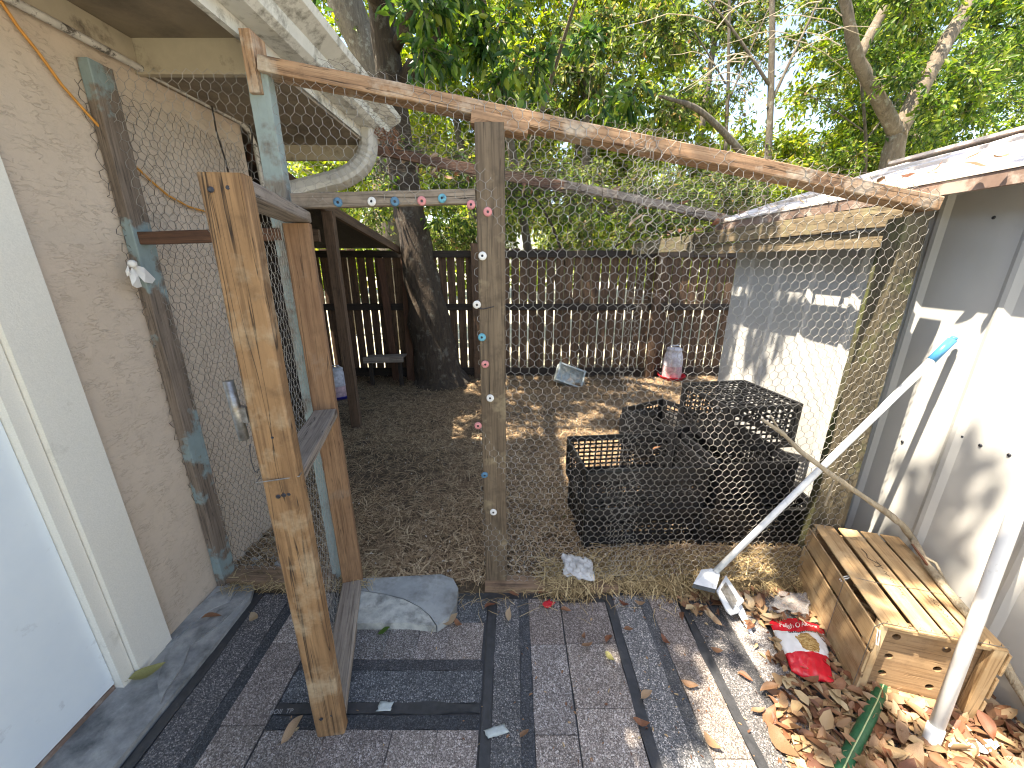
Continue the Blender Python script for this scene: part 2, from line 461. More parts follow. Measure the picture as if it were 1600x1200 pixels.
M_['bark'] = bark('tree_bark', (.055, .045, .034), (.17, .145, .11), (.24, .24, .2))
M_['barkdark'] = bark('brown_trunk_bark', (.03, .021, .015), (.075, .054, .037), (.15, .14, .115))
M_['barkpale'] = bark('pale_bark', (.10, .078, .056), (.22, .18, .135), (.30, .29, .24))
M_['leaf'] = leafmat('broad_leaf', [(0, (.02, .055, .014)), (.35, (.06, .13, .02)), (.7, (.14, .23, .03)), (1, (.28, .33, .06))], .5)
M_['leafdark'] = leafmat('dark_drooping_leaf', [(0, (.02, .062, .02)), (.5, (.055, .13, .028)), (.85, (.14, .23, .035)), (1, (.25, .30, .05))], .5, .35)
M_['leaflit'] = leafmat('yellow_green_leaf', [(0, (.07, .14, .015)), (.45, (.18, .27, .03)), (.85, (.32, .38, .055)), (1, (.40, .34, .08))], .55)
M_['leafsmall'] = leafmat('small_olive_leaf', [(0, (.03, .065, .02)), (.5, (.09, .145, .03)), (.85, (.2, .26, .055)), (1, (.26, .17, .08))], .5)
M_['straw'] = leafmat('straw', [(0, (.10, .060, .032)), (.4, (.27, .175, .10)), (.8, (.48, .345, .21)), (1, (.66, .52, .34))], 0, .75)
M_['strawgold'] = leafmat('golden_straw', [(0, (.10, .065, .03)), (.4, (.33, .235, .115)), (.8, (.52, .40, .21)), (1, (.68, .55, .32))], 0, .7)

def dirt():
    m, nt, b, out = newmat('dirt_ground'); n = N(nt); v = n.coord(rand=False)
    f = n.noise(v, 6, 8, .7)
    c = n.ramp(f, [(.3, (.035, .024, .015)), (.5, (.075, .053, .033)), (.7, (.13, .095, .06))])
    f2 = n.noise(v, 70, 5, .7)
    c = n.mix(n.ramp(f2, [(.45, B_), (.7, (.7, .7, .7))]), c, (.15, .11, .07))
    nt.links.new(c, b.inputs['Base Color']); b.inputs['Roughness'].default_value = .95
    nt.links.new(n.bump(n.math('ADD', f, f2), .8, .02), b.inputs['Normal'])
    return m
M_['dirt'] = dirt()
M_['grass'] = plain('dry_sandy_lawn', (.40, .39, .30), (.50, .47, .38), 3, .9, bump=.5, dist=.03, dirt=(.20, .24, .10), dirt_scale=1)

def deadleaf(name, c1, c2, c3):
    m, nt, b, out = newmat(name); n = N(nt); v = n.coord()
    oi = n.new('ShaderNodeObjectInfo')
    c = n.ramp(oi.outputs['Random'], [(0, c1), (.5, c2), (1, c3)])
    c = n.mix(n.ramp(n.noise(v, 60, 5, .7), [(.45, B_), (.75, (.75, .75, .75))]), c, tuple(x * .4 for x in c1))
    nt.links.new(c, b.inputs['Base Color']); b.inputs['Roughness'].default_value = .5
    nt.links.new(n.bump(n.noise(v, 120, 3), .3, .002), b.inputs['Normal'])
    t = n.new('ShaderNodeBsdfTranslucent'); n.put(t.inputs[0], c)
    mx = n.new('ShaderNodeMixShader'); mx.inputs[0].default_value = .2
    nt.links.new(b.outputs[0], mx.inputs[1]); nt.links.new(t.outputs[0], mx.inputs[2]); nt.links.new(mx.outputs[0], out.inputs[0])
    return m
M_['dead'] = deadleaf('dead_leaf', (.20, .095, .05), (.34, .215, .125), (.52, .41, .27))
M_['deaddark'] = deadleaf('red_brown_leaf', (.16, .055, .03), (.24, .10, .055), (.34, .17, .09))

def film(name, c, alpha, rough=.25):
    m, nt, b, out = newmat(name); n = N(nt)
    b.inputs['Base Color'].default_value = (*c, 1); b.inputs['Roughness'].default_value = rough
    tr = n.new('ShaderNodeBsdfTransparent'); mx = n.new('ShaderNodeMixShader')
    v = n.coord(); f = n.ramp(n.noise(v, 25, 4), [(.35, (alpha * .7,) * 3), (.7, (min(1, alpha * 1.25),) * 3)])
    n.put(mx.inputs[0], f); nt.links.new(tr.outputs[0], mx.inputs[1]); nt.links.new(b.outputs[0], mx.inputs[2]); nt.links.new(mx.outputs[0], out.inputs[0])
    return m
M_['film'] = film('cloudy_plastic_film', (.72, .74, .76), .6)
M_['clear'] = film('clear_wrapper', (.62, .60, .60), .30, .15)
M_['tub'] = film('frosted_tub_plastic', (.50, .57, .58), .75, .35)
M_['jar'] = film('milky_jar_plastic', (.66, .68, .76), .82, .3)
M_['jarpink'] = film('pink_water_in_jar', (.66, .47, .50), .85, .3)
M_['tissue'] = plain('white_tissue', (.78, .78, .77), (.7, .7, .69), 30, .9, bump=.3, dist=.004)
M_['ink'] = plain('dark_ink', (.05, .03, .02), None, 30, .8, bump=0)
M_['inkpale'] = plain('pale_print', (.32, .33, .34), None, 30, .8, bump=0)
M_['inkwhite'] = plain('white_print', (.8, .75, .75), None, 30, .4, bump=0)
M_['hole'] = plain('hole_shadow_wood', (.09, .05, .025), None, 30, .9)

# ================================================================== GROUND
XW = -1.41       # house wall plane
XS = 1.72        # shed wall plane
def heightfield(name, x0, x1, y0, y1, nx, ny, fn, mat):
    xs = np.linspace(x0, x1, nx); ys = np.linspace(y0, y1, ny)
    V = np.array([(x, y, fn(x, y)) for y in ys for x in xs])
    i = np.arange(nx - 1)[None, :] + np.arange(ny - 1)[:, None] * nx
    i = i.ravel(); F = np.stack([i, i + 1, i + nx + 1, i + nx], 1)
    return mk(name, np_mesh(name, V, F), mat, smooth=True)
g = heightfield('ground', -90, 90, -60, 120, 61, 61, lambda x, y: -0.05 + .04 * mnoise.noise(Vector((x * .2, y * .2, 0))), M_['grass'])
tag(g, kind='structure')
def runz(x, y):
    e = min(1, max(0, (y - 1.46) / .12))
    z = .012 + .022 * mnoise.noise(Vector((x * 2.3, y * 2.3, 0))) + .012 * mnoise.noise(Vector((x * 9, y * 9, 4)))
    # raked-up ridge of straw behind the right-hand part of the wire
    if x > .25: z += (.022 + .02 * mnoise.noise(Vector((x * 5, 1, 1)))) * math.exp(-((y - 1.60) / .14) ** 2) * min(1, (x - .25) / .25)
    return z * e - .004 * (1 - e) + .008
dg = heightfield('dirt_floor', -3.2, 5.2, 1.44, 5.4, 150, 90, runz, M_['dirt'])
tag(dg, kind='structure')

# concrete strip beside the house
mb = MB()
for i in range(14):
    pass
cpts_r = [(-1.225, .2), (-1.225, .6), (-1.215, .9), (-1.20, 1.15), (-1.20, 1.38), (-1.235, 1.46)]
mb.prism([(-1.9, .2)] + cpts_r + [(-1.405, 1.475), (-1.405, 1.12), (-1.9, 1.12)], -.04, .03)
conc = tag(mb.build('concrete_strip', M_['concrete']), kind='structure')
# broken raised crust on the strip
mb = MB()
px = [(250, 1075), (262, 1035), (290, 1000), (320, 985), (345, 962), (385, 945), (345, 985), (300, 1020), (290, 1050), (262, 1092), (255, 1110)]
mb.prism([G(*p).xy for p in px][::-1], .029, .036)
mb.build('concrete_crust', M_['concrete'], conc)
mb = MB()
px = [(250, 1010), (300, 965), (340, 935), (372, 925), (362, 948), (330, 962), (296, 990), (262, 1020)]
mb.prism([G(*p).xy for p in px][::-1], .029, .034)
mb.build('concrete_crust', M_['concrete'], conc)

# roofing shingles laid as paving
pad = MB().box2((-1.225, .2, -.03), (1.80, 1.445, .004))
pav = tag(pad.build('shingle_paving', M_['tar']), kind='structure')
def slab(name, x0, x1, y0, y1, z0, z1, mat, wob=.004, nseg=10, lift=0.0):
    """thin sheet, long side cut into short edges that wander; can curl up along x0"""
    along_y = (y1 - y0) > (x1 - x0)
    vs = []; fs = []; s = rnd.random() * 50
    for i in range(nseg + 1):
        t = i / nseg
        w1 = wob * mnoise.noise(Vector((t * 6, s, 0))) * 2; w2 = wob * mnoise.noise(Vector((t * 6, s, 8))) * 2
        li = lift * (mnoise.noise(Vector((t * 4, s, 3))) + .5) + .0015 * mnoise.noise(Vector((t * 9, s, 5)))
        if along_y:
            y = y0 + (y1 - y0) * t; a = (x0 + w1, y); b = (x1 + w2, y)
        else:
            x = x0 + (x1 - x0) * t; a = (x, y0 + w1); b = (x, y1 + w2)
        vs += [(a[0], a[1], z0), (b[0], b[1], z0), (b[0], b[1], z1), (a[0], a[1], z1 + li)]
    for i in range(nseg):
        o = i * 4
        for k in range(4):
            k2 = (k + 1) % 4
            fs.append((o + k, o + 4 + k, o + 4 + k2, o + k2))
    fs += [(0, 1, 2, 3), tuple(nseg * 4 + k for k in (3, 2, 1, 0))]
    if not along_y: fs = [f[::-1] for f in fs]
    return MB().add(vs, fs).build(name, mat, pav)
def course_y(x, w, y0, y1, ph, tar=.034, dband=(.135, .18)):
    """one course of shingles running away from the camera"""
    slab('tar_strip', x, x + tar, y0, y1, .004, .0105, M_['tar'], .005, 16, .004)
    slab('shingle_headlap', x + tar + .002, x + dband[0], y0, y1, .004, .0085, M_['gran'], .0025, 12)
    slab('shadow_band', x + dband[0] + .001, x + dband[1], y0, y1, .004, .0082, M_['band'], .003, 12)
    y = y0 - ph
    while y < y1:
        L = rnd.uniform(.24, .36)
        a, b = max(y0, y), min(y1, y + L)
        if b - a > .03:
            slab('shingle_tab', x + dband[1] + .0015, x + w - .003, a + .0015, b - .0015, .004, .0095 + rnd.uniform(0, .003), M_['tab'], .0018, 5, .001)
        y += L
course_y(-1.205, .375, .2, 1.43, .1, .036, (.17, .22))
course_y(-.105, .325, .2, 1.40, .18)
course_y(.43, .33, .2, 1.42, .05, .036, (.155, .20))
course_y(.76, .33, .2, 1.43, .12, .034)
course_y(1.10, .33, .2, 1.43, .2, .034)
course_y(1.44, .35, .2, 1.43, .02, .034)
# plain tabs filling the wider course beside the centre post
y = .2
for L in (.22, .27, .25, .24, .2):
    slab('shingle_tab', .223, .427, y + .001, min(1.42, y + L) - .001, .004, .0105, M_['tab'], .002, 5); y += L
# courses that run across, left of the centre post
def course_x(y, x0, x1, d):
    slab('tar_strip', x0, x1, y, y + .034, .004, .0105, M_['tar'], .004, 16, .004)
    slab('shingle_headlap', x0, x1, y + .035, y + .035 + d, .004, .0088, M_['gran'], .002, 12)
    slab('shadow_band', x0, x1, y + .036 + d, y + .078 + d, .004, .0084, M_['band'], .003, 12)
    x = x0 - .05
    while x < x1:
        L = rnd.uniform(.12, .19); a, b = max(x0, x), min(x1, x + L)
        if b - a > .02: slab('shingle_tab', a + .001, b - .001, y + .079 + d, y + .079 + d + .16, .004, .010 + rnd.uniform(0, .002), M_['tab'], .0018, 4, .001)
        x += L
course_x(.925, -.825, -.112, .112)
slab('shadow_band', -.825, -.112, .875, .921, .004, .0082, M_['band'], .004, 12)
for k, (a, b) in enumerate([(-.825, -.62), (-.618, -.40), (-.398, -.25), (-.248, -.112)]):
    slab('shingle_tab', a, b, .70, .874, .004, .0105, M_['tab'], .002, 5)
slab('tar_strip', -.825, -.112, .665, .698, .004, .0105, M_['tar'], .004, 16, .003)
slab('shingle_headlap', -.825, -.112, .2, .664, .004, .0088, M_['gran'], .002, 12)
slab('shingle_headlap', -.825, -.112, 1.278, 1.40, .004, .0092, M_['gran'], .006, 12)

def text_mesh(name, s, size, mat, M, parent=None, extrude=0.0004, shear=0, space=1.0):
    cu = bpy.data.curves.new(name, 'FONT'); cu.body = s; cu.size = size; cu.extrude = extrude; cu.shear = shear
    cu.align_x = 'CENTER'; cu.align_y = 'CENTER'; cu.space_character = space; cu.resolution_u = 2
    o = bpy.data.objects.new('tmp', cu); col.objects.link(o)
    me = bpy.data.meshes.new_from_object(o.evaluated_get(bpy.context.evaluated_depsgraph_get()))
    bpy.data.objects.remove(o); bpy.data.curves.remove(cu)
    me.materials.clear()
    return mk(name, me, mat, M, parent)
p = G(440, 1112, .0125)
text_mesh('print', 'IIOII  TP', .022, M_['inkpale'], Matrix.Translation(p) @ Matrix.Rotation(R(3), 4, 'Z'), pav)

# cracked slab in the gateway
fl = thing('concrete_slab', 'cracked pale grey concrete slab with a rounded end, lying in the gateway', 'slab', G(620, 940))
px = [(545, 905), (600, 903), (650, 900), (690, 898), (708, 905), (716, 920), (713, 945), (700, 966), (683, 978), (672, 962), (655, 948), (632, 936), (600, 928), (560, 922), (545, 920)]
MB().prism([G(*p, .045).xy for p in px][::-1], .0, .048).build('slab_top', M_['flag_low'], fl)
px = [(545, 921), (560, 923), (600, 929), (631, 937), (655, 949), (671, 963), (681, 978), (640, 974), (600, 974), (545, 974)]
MB().prism([G(*p, .045).xy for p in px][::-1], .0, .046).build('broken_piece', M_['flag'], fl)

# ================================================================== HOUSE
house = thing('house', 'beige stucco house wall with white door and eave at the left', 'house', (XW, 1.0, 0))
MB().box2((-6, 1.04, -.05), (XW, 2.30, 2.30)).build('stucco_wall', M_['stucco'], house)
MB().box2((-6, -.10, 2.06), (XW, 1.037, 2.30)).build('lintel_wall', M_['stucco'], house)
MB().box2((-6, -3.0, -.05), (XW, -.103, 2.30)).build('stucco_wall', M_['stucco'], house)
tr = MB().box2((XW - .03, 1.043, .028), (XW + .022, 1.18, 2.16)).build('door_trim', M_['trim'], house)
MB().box2((XW - .075, .996, .03), (XW + .004, 1.040, 2.057)).build('door_jamb', M_['trim'], house)
MB().box2((XW - .03, -.24, 2.062), (XW + .0215, 1.041, 2.2)).build('door_trim', M_['trim'], house)
dr = MB()
dr.box2((XW - .066, .08, .055), (XW - .022, .994, 2.05)).box2((XW - .068, .06, .055), (XW - .024, .078, 2.05))
dr.build('door', M_['door'], house)
MB().box2((XW - .07, -.1, .03), (XW - .025, .993, .048)).build('door_bottom_seal', M_['rust'], house)
MB().box2((XW - .10, -.1, -.02), (XW - .071, .995, .075)).build('threshold', M_['kick'], house)
def lip(pts, rad, mat, name): return MB().tube(pts, rad, 8).build(name, mat, house, smooth=True)
lip([(XW + .026, .2, 2.192), (XW + .026, 1.4, 2.192), (XW + .026, 2.26, 2.185), (XW + .026, 2.33, 2.16), (XW + .026, 2.36, 2.10), (XW + .026, 2.37, 1.80)], .0125, M_['conduit'], 'conduit')
# eave
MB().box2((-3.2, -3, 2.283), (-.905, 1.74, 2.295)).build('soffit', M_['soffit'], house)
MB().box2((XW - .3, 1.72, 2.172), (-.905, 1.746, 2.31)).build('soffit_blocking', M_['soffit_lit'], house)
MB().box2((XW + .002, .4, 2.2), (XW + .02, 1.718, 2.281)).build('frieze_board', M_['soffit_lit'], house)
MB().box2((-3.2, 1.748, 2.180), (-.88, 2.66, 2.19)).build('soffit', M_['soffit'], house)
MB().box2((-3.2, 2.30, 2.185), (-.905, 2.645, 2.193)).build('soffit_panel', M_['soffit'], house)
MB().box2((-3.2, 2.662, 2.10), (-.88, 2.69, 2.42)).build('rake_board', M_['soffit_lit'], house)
MB().box2((-.902, -3, 2.20), (-.88, 2.66, 2.36)).build('fascia', M_['gutter'], house)
prof = [(-.878, 2.245), (-.80, 2.245), (-.775, 2.262), (-.765, 2.30), (-.70, 2.335), (-.69, 2.36), (-.705, 2.362), (-.715, 2.345), (-.775, 2.31), (-.79, 2.268), (-.81, 2.258), (-.878, 2.258)]
gm = MB(); n = len(prof); ys = [-3, 0, 1, 2, 2.78]
vs = [(x, y, z + .003 * math.sin(y * 3)) for y in ys for x, z in prof]
fs = [(i * n + k, (i + 1) * n + k, (i + 1) * n + (k + 1) % n, i * n + (k + 1) % n) for i in range(len(ys) - 1) for k in range(n)]
gm.add(vs, fs)
gm.add([(x, 2.782, z) for x, z in prof[:7]] + [(-.878, 2.782, 2.362)], [(0, 1, 2, 3, 4, 5, 6, 7)])
gut = gm.build('gutter', M_['gutter'], house)
# debris caught at the gutter end
db = MB()
for i in range(60):
    c = Vector((-.76 + rnd.uniform(-.09, .07), 2.74 + rnd.uniform(-.16, .06), 2.24 + rnd.uniform(-.03, .03)))
    d = Vector([rnd.uniform(-1, 1) for _ in range(3)]).normalized() * rnd.uniform(.02, .05)
    db.tube([c - d, c, c + d + Vector((0, 0, -.01))], .0025, 3, False)
db.build('twig_debris', M_['deaddark'], house)['kind'] = 'stuff'
rf = MB()
rf.add([(-.76, -3, 2.375), (-.76, 2.7, 2.375), (-3.6, 2.7, 3.3), (-3.6, -3, 3.3), (-.76, -3, 2.36), (-.76, 2.7, 2.36), (-3.6, 2.7, 3.28), (-3.6, -3, 3.28), (-6.4, 2.7, 2.4), (-6.4, -3, 2.4)],
       [(0, 1, 2, 3), (7, 6, 5, 4), (0, 4, 5, 1), (1, 5, 6, 2), (3, 7, 4, 0), (3, 2, 8, 9)])
rf.build('roof', M_['roof'], house)
# downspout: corrugated elbow
dp = [atY(573, 186, 2.62), atY(577, 228, 2.62), atY(571, 250, 2.62), atY(556, 268, 2.60), atY(534, 280, 2.58), atY(505, 287, 2.55), atY(470, 296, 2.5), atY(436, 305, 2.42)]
sm = []
for i in range(len(dp) - 1):
    for k in range(5): sm.append(dp[i].lerp(dp[i + 1], k / 5))
sm.append(dp[-1])
for _ in range(4):
    sm = [sm[0]] + [(sm[i - 1] + sm[i] * 2 + sm[i + 1]) / 4 for i in range(1, len(sm) - 1)] + [sm[-1]]
rr = [.056 * (1 + (.05 if (i % 2 and 5 < i < 23) else 0)) for i in range(len(sm))]
q = .75
dprof = [(1, .35), (.8, .72), (.3, .8), (-.3, .8), (-.8, .72), (-1, .35), (-1, -.35), (-.8, -.72), (-.3, -.8), (.3, -.8), (.8, -.72), (1, -.35)]
MB().tube(sm, rr, 12, True, 0, dprof).build('downspout', M_['downspout'], house)

# things hanging on the wall
def onwall(px, py, off=.012): return atX(px, py, XW + off)
pts = [onwall(-60, -90), onwall(0, 0), onwall(28, 42), onwall(60, 82), onwall(96, 132), onwall(135, 176), onwall(170, 214, .02), onwall(208, 256, .02), onwall(235, 282), onwall(262, 305), onwall(295, 323), onwall(330, 333), onwall(375, 336)]
c = MB().tube(pts, .0042, 8).build('extension_cord', M_['cord'], smooth=True)
tag(c, 'thin orange extension cord drooping across the beige stucco wall', 'cord')
pts = [onwall(392, 300, .06), onwall(394, 210, .06), onwall(385, 178, .06), onwall(360, 158, .06), onwall(334, 150, .05), onwall(331, 165, .04), onwall(338, 205, .03), onwall(352, 250, .03), onwall(358, 275, .03)]
c = MB().tube(pts, .0038, 6).build('hanging_cable', M_['cable'], smooth=True)
tag(c, 'loop of dark cable hanging from the eave conduit near the wall end', 'cable')

# ================================================================== SHED
shed = thing('metal_shed', 'white ribbed metal shed with a low roof along the right side', 'shed', (XS, 1.0, 0))
def ribwall(y0, y1, z0, z1):
    prof = []
    y = y0
    pitch = .304
    while y < y1 - .001:
        for dy, dx in ((0, 0), (.020, -.012), (.036, -.012), (.056, 0), (.12, -.001), (.20, 0)):
            if y + dy < y1: prof.append((y + dy, dx))
        y += pitch
    prof.append((y1, 0)); nz = 7
    vs = []; 
    for i in range(nz):
        z = z0 + (z1 - z0) * i / (nz - 1)
        for yy, dx in prof:
            vs.append((XS + dx + .007 * mnoise.noise(Vector((yy * 1.6, z * 1.2, 2))), yy, z))
    n = len(prof)
    fs = [(i * n + k, (i + 1) * n + k, (i + 1) * n + k + 1, i * n + k + 1) for i in range(nz - 1) for k in range(n - 1)]
    return MB().add(vs, fs)
for y0 in (-1.10, -.188, .724, 1.636, 2.548):
    w = ribwall(y0, min(y0 + .912, 3.08), .0, 1.80)
    wp = w.build('wall_panel', M_['shed'], shed)
MB().box2((XS + .03, -1.1, 0), (4.0, 3.07, 1.78)).build('shed_core', M_['shed'], shed)
scr = MB()
for (a, b) in [(1503, 682), (1532, 696), (1577, 711), (1410, 690), (1258, 605), (1272, 592), (1247, 637), (1553, 340), (1405, 330)]:
    p = atX(a, b, XS)
    scr.lathe([(0, .004), (.0045, .004), (.0065, .001), (.0065, 0)], 8, p, Matrix.Rotation(R(-90), 3, 'Y'))
scr.build('wall_screws', M_['screw'], shed)
# roof: eave X 1.53 z 1.775, ridge X 2.75 z 2.15
EX, EZ, RX, RZ = 1.53, 1.782, 2.80, 2.165
y = -1.3
while y < 3.05:
    y1 = min(y + .61, 3.12); n = 12
    vs = []; fs = []
    for i in range(n + 1):
        t = i / n; yy = y + (y1 - y) * t
        rib = .018 if i in (0, n) else (.006 if i % 3 == 0 else 0)
        vs += [(EX, yy, EZ + rib), (RX, yy, RZ + rib), (RX, yy, RZ - .006), (EX, yy, EZ - .006)]
    for i in range(n):
        o = i * 4
        for k in range(4): fs.append((o + k, o + (k + 1) % 4, o + 4 + (k + 1) % 4, o + 4 + k))
    fs += [(3, 2, 1, 0), (n * 4, n * 4 + 1, n * 4 + 2, n * 4 + 3)]
    MB().add(vs, fs).build('roof_panel', M_['shedroof'], shed)
    y = y1 + .003
for k_, xx_ in enumerate((1.86, 2.17, 2.49)):
    zz_ = EZ + (xx_ - EX) * (RZ - EZ) / (RX - EX)
    MB().add([(xx_, -1.29, zz_ + .020), (xx_ + .05, -1.29, zz_ + .036), (xx_ + .05, 3.11, zz_ + .036), (xx_, 3.11, zz_ + .020), (xx_, -1.29, zz_ - .001), (xx_, 3.11, zz_ - .001)], [(0, 1, 2, 3), (4, 0, 3, 5)]).build('sheet_lap', M_['shedroof'], shed)
MB().box2((RX - .08, -1.3, RZ + .012), (RX + .1, 3.13, RZ + .03)).build('ridge_cap', M_['shedroof'], shed)
MB().add([(RX + .1, -1.3, RZ), (RX + .1, 3.1, RZ), (4.1, 3.1, 1.8), (4.1, -1.3, 1.8)], [(0, 1, 2, 3)]).build('roof_panel', M_['shedroof'], shed)
MB().box2((EX + .004, -1.3, EZ - .052), (EX + .028, 3.12, EZ - .008)).build('eave_fascia', M_['rust'], shed)
MB().box2((EX + .03, -1.3, 1.765), (XS + .02, 3.1, 1.772)).build('eave_soffit', M_['rust'], shed)
MB().add([(XS + .02, 3.085, 0), (4, 3.085, 0), (4, 3.085, 1.8), (RX, 3.085, RZ - .01), (XS + .02, 3.085, 1.82)], [(0, 1, 2, 3, 4)]).build('end_wall', M_['shed'], shed)

# ================================================================== BACK FENCE
YF = 5.04
fence = thing('board_fence', 'dark brown vertical board fence closing the far side of the run', 'fence', (.3, YF, 0))
x = -3.6; k = 0
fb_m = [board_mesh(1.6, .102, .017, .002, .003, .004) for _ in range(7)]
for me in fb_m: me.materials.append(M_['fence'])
while x < 4.9:
    wdt = .113 + rnd.uniform(-.003, .003)
    zt = 1.62 + rnd.uniform(-.03, .05)
    M = frame((x, YF + rnd.uniform(-.003, .003), .09), (x + rnd.uniform(-.004, .004), YF, 1.7), (1, 0, 0))
    me = fb_m[rnd.randrange(7)]
    o = bpy.data.objects.new('fence_board', me); col.objects.link(o); o.parent = fence
    o.matrix_basis = wmat(fence).inverted() @ M @ Matrix.Diagonal((rnd.uniform(.95, 1.0), 1, (zt - .09) / 1.6, 1))
    x += wdt
board('fence_rail', (-3.7, YF - .03, .955), (4.9, YF - .03, .955), .085, .038, (0, 0, 1), M_['kick'], fence)
board('fence_rail', (-3.7, YF - .03, 1.60), (4.9, YF - .03, 1.60), .085, .038, (0, 0, 1), M_['kick'], fence)
board('kick_board', (-3.7, YF - .022, .06), (4.9, YF - .022, .06), .17, .03, (0, 0, 1), M_['kick'], fence)
for px_ in (-2.9, -.45, 1.83, 3.9):
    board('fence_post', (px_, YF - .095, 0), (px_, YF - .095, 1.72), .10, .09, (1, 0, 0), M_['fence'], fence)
# return fence on the right side, beyond the shed
x = 3.2

# ================================================================== TREES
def leaf_mesh(P, D, Nn, L, Wd, fold=.18):
    """P,D,Nn (n,3); L,Wd (n,)"""
    D = D / np.linalg.norm(D, axis=1, keepdims=True)
    S = np.cross(D, Nn); S /= np.linalg.norm(S, axis=1, keepdims=True) + 1e-9
    U = np.cross(S, D)
    L = L[:, None]; Wd = Wd[:, None]
    v0 = P; v1 = P + D * L * .30 + S * Wd * .5 + U * Wd * fold; v2 = P + D * L * .72 + S * Wd * .36 + U * Wd * fold * .6
    v3 = P + D * L - U * L * .10; v4 = P + D * L * .72 - S * Wd * .36 + U * Wd * fold * .6; v5 = P + D * L * .30 - S * Wd * .5 + U * Wd * fold
    V = np.stack([v0, v1, v2, v3, v4, v5], 1).reshape(-1, 3)
    b = np.arange(len(P))[:, None] * 6
    F = np.concatenate([b + np.array([[0, 1, 2, 3]]), b + np.array([[0, 3, 4, 5]])], 0)
    return V, F
def sprays(clumps, twigs, per, L, W, droop=.35, seed=1):
    """clumps: list of (x,y,z,r). returns leaf V,F and twig V,F"""
    g = np.random.default_rng(seed)
    C = np.array([c[:3] for c in clumps]); Rr = np.array([c[3] for c in clumps])
    n = len(C) * twigs
    idx = np.repeat(np.arange(len(C)), twigs)
    d = g.normal(size=(n, 3)); d[:, 2] *= .7; d /= np.linalg.norm(d, axis=1, keepdims=True)
    r0 = g.uniform(.0, .35, n)[:, None]; r1 = g.uniform(.6, 1.0, n)[:, None]
    A = C[idx] + d * r0 * Rr[idx][:, None]
    Bp = C[idx] + d * r1 * Rr[idx][:, None]; Bp[:, 2] -= droop * .35 * Rr[idx]
    tw = Bp - A; tw /= np.linalg.norm(tw, axis=1, keepdims=True)
    t = g.uniform(.1, 1.05, (n, per))
    P = A[:, None] + (Bp - A)[:, None] * t[..., None] + g.normal(size=(n, per, 3)) * .03
    D = tw[:, None] * .7 + g.normal(size=(n, per, 3)) * .75; D[..., 2] -= droop
    Nn = g.normal(size=(n, per, 3)) * .6 + np.array([-.2, -.1, 1.0])
    P = P.reshape(-1, 3); D = D.reshape(-1, 3); Nn = Nn.reshape(-1, 3)
    l = L * g.uniform(.6, 1.25, len(P)); w = W * g.uniform(.7, 1.2, len(P)) 
    lv, lf = leaf_mesh(P, D, Nn, l, w)
    # twigs: three-sided tapering sticks
    ref = np.array([.3, .2, .9]); s = np.cross(tw, ref); s /= np.linalg.norm(s, axis=1, keepdims=True); u = np.cross(tw, s)
    rad = (.003 + .006 * Rr[idx])[:, None]
    a0, a1, a2 = A + s * rad, A - s * rad * .5 + u * rad * .86, A - s * rad * .5 - u * rad * .86
    b0, b1, b2 = Bp + s * rad * .3, Bp - s * rad * .15 + u * rad * .25, Bp - s * rad * .15 - u * rad * .25
    tv = np.stack([a0, a1, a2, b0, b1, b2], 1).reshape(-1, 3); b = np.arange(n)[:, None] * 6
    tf = np.concatenate([b + np.array([[0, 1, 4, 3]]), b + np.array([[1, 2, 5, 4]]), b + np.array([[2, 0, 3, 5]])], 0)
    return lv, lf, tv, tf
def local_np(name, V, F, mat, parent):
    M = wmat(parent); V = V - np.array(M.translation)
    return mk(name, np_mesh(name, V, F), mat, M, parent)
def tree(label, base, trunks, clumps, mat, bmat, twigs=16, per=14, L=.09, W=.038, droop=.35, seed=1, group=None, cat='tree', name='tree'):
    t = thing(name, label, cat, base, 0, group)
    for i, (nm, pts, rads) in enumerate(trunks):
        P = [Vector(p) for p in pts]
        # smooth the polyline
        Q = []; Rd = []
        for k in range(len(P) - 1):
            for j in range(4):
                s = j / 4; Q.append(P[k].lerp(P[k + 1], s)); Rd.append(rads[k] * (1 - s) + rads[k + 1] * s)
        Q.append(P[-1]); Rd.append(rads[-1])
        for _ in range(3):
            Q = [Q[0]] + [(Q[a - 1] + Q[a] * 2 + Q[a + 1]) / 4 for a in range(1, len(Q) - 1)] + [Q[-1]]
        MB().tube(Q, Rd, 12 if rads[0] > .06 else 7, True, 0, None, .22).build(nm, bmat, t, smooth=True)
    if clumps:
        lv, lf, tv, tf = sprays(clumps, twigs, per, L, W, droop, seed)
        local_np('crown', lv, lf, mat, t)
        local_np('twigs', tv, tf, bmat, t)['kind'] = 'stuff'
    return t
def pclumps(n, x0, x1, y0, y1, Y0, Y1, r0, r1, seed, keep=None):
    """clumps whose centres fall in a part of the view at the distances Y0..Y1 (real points in space)"""
    g = random.Random(seed); out = []
    while len(out) < n:
        a, b = g.uniform(x0, x1), g.uniform(y0, y1)
        if keep and not keep(a, b): continue
        p = atY(a, b, g.uniform(Y0, Y1)); out.append((p.x, p.y, p.z, g.uniform(r0, r1)))
    return out

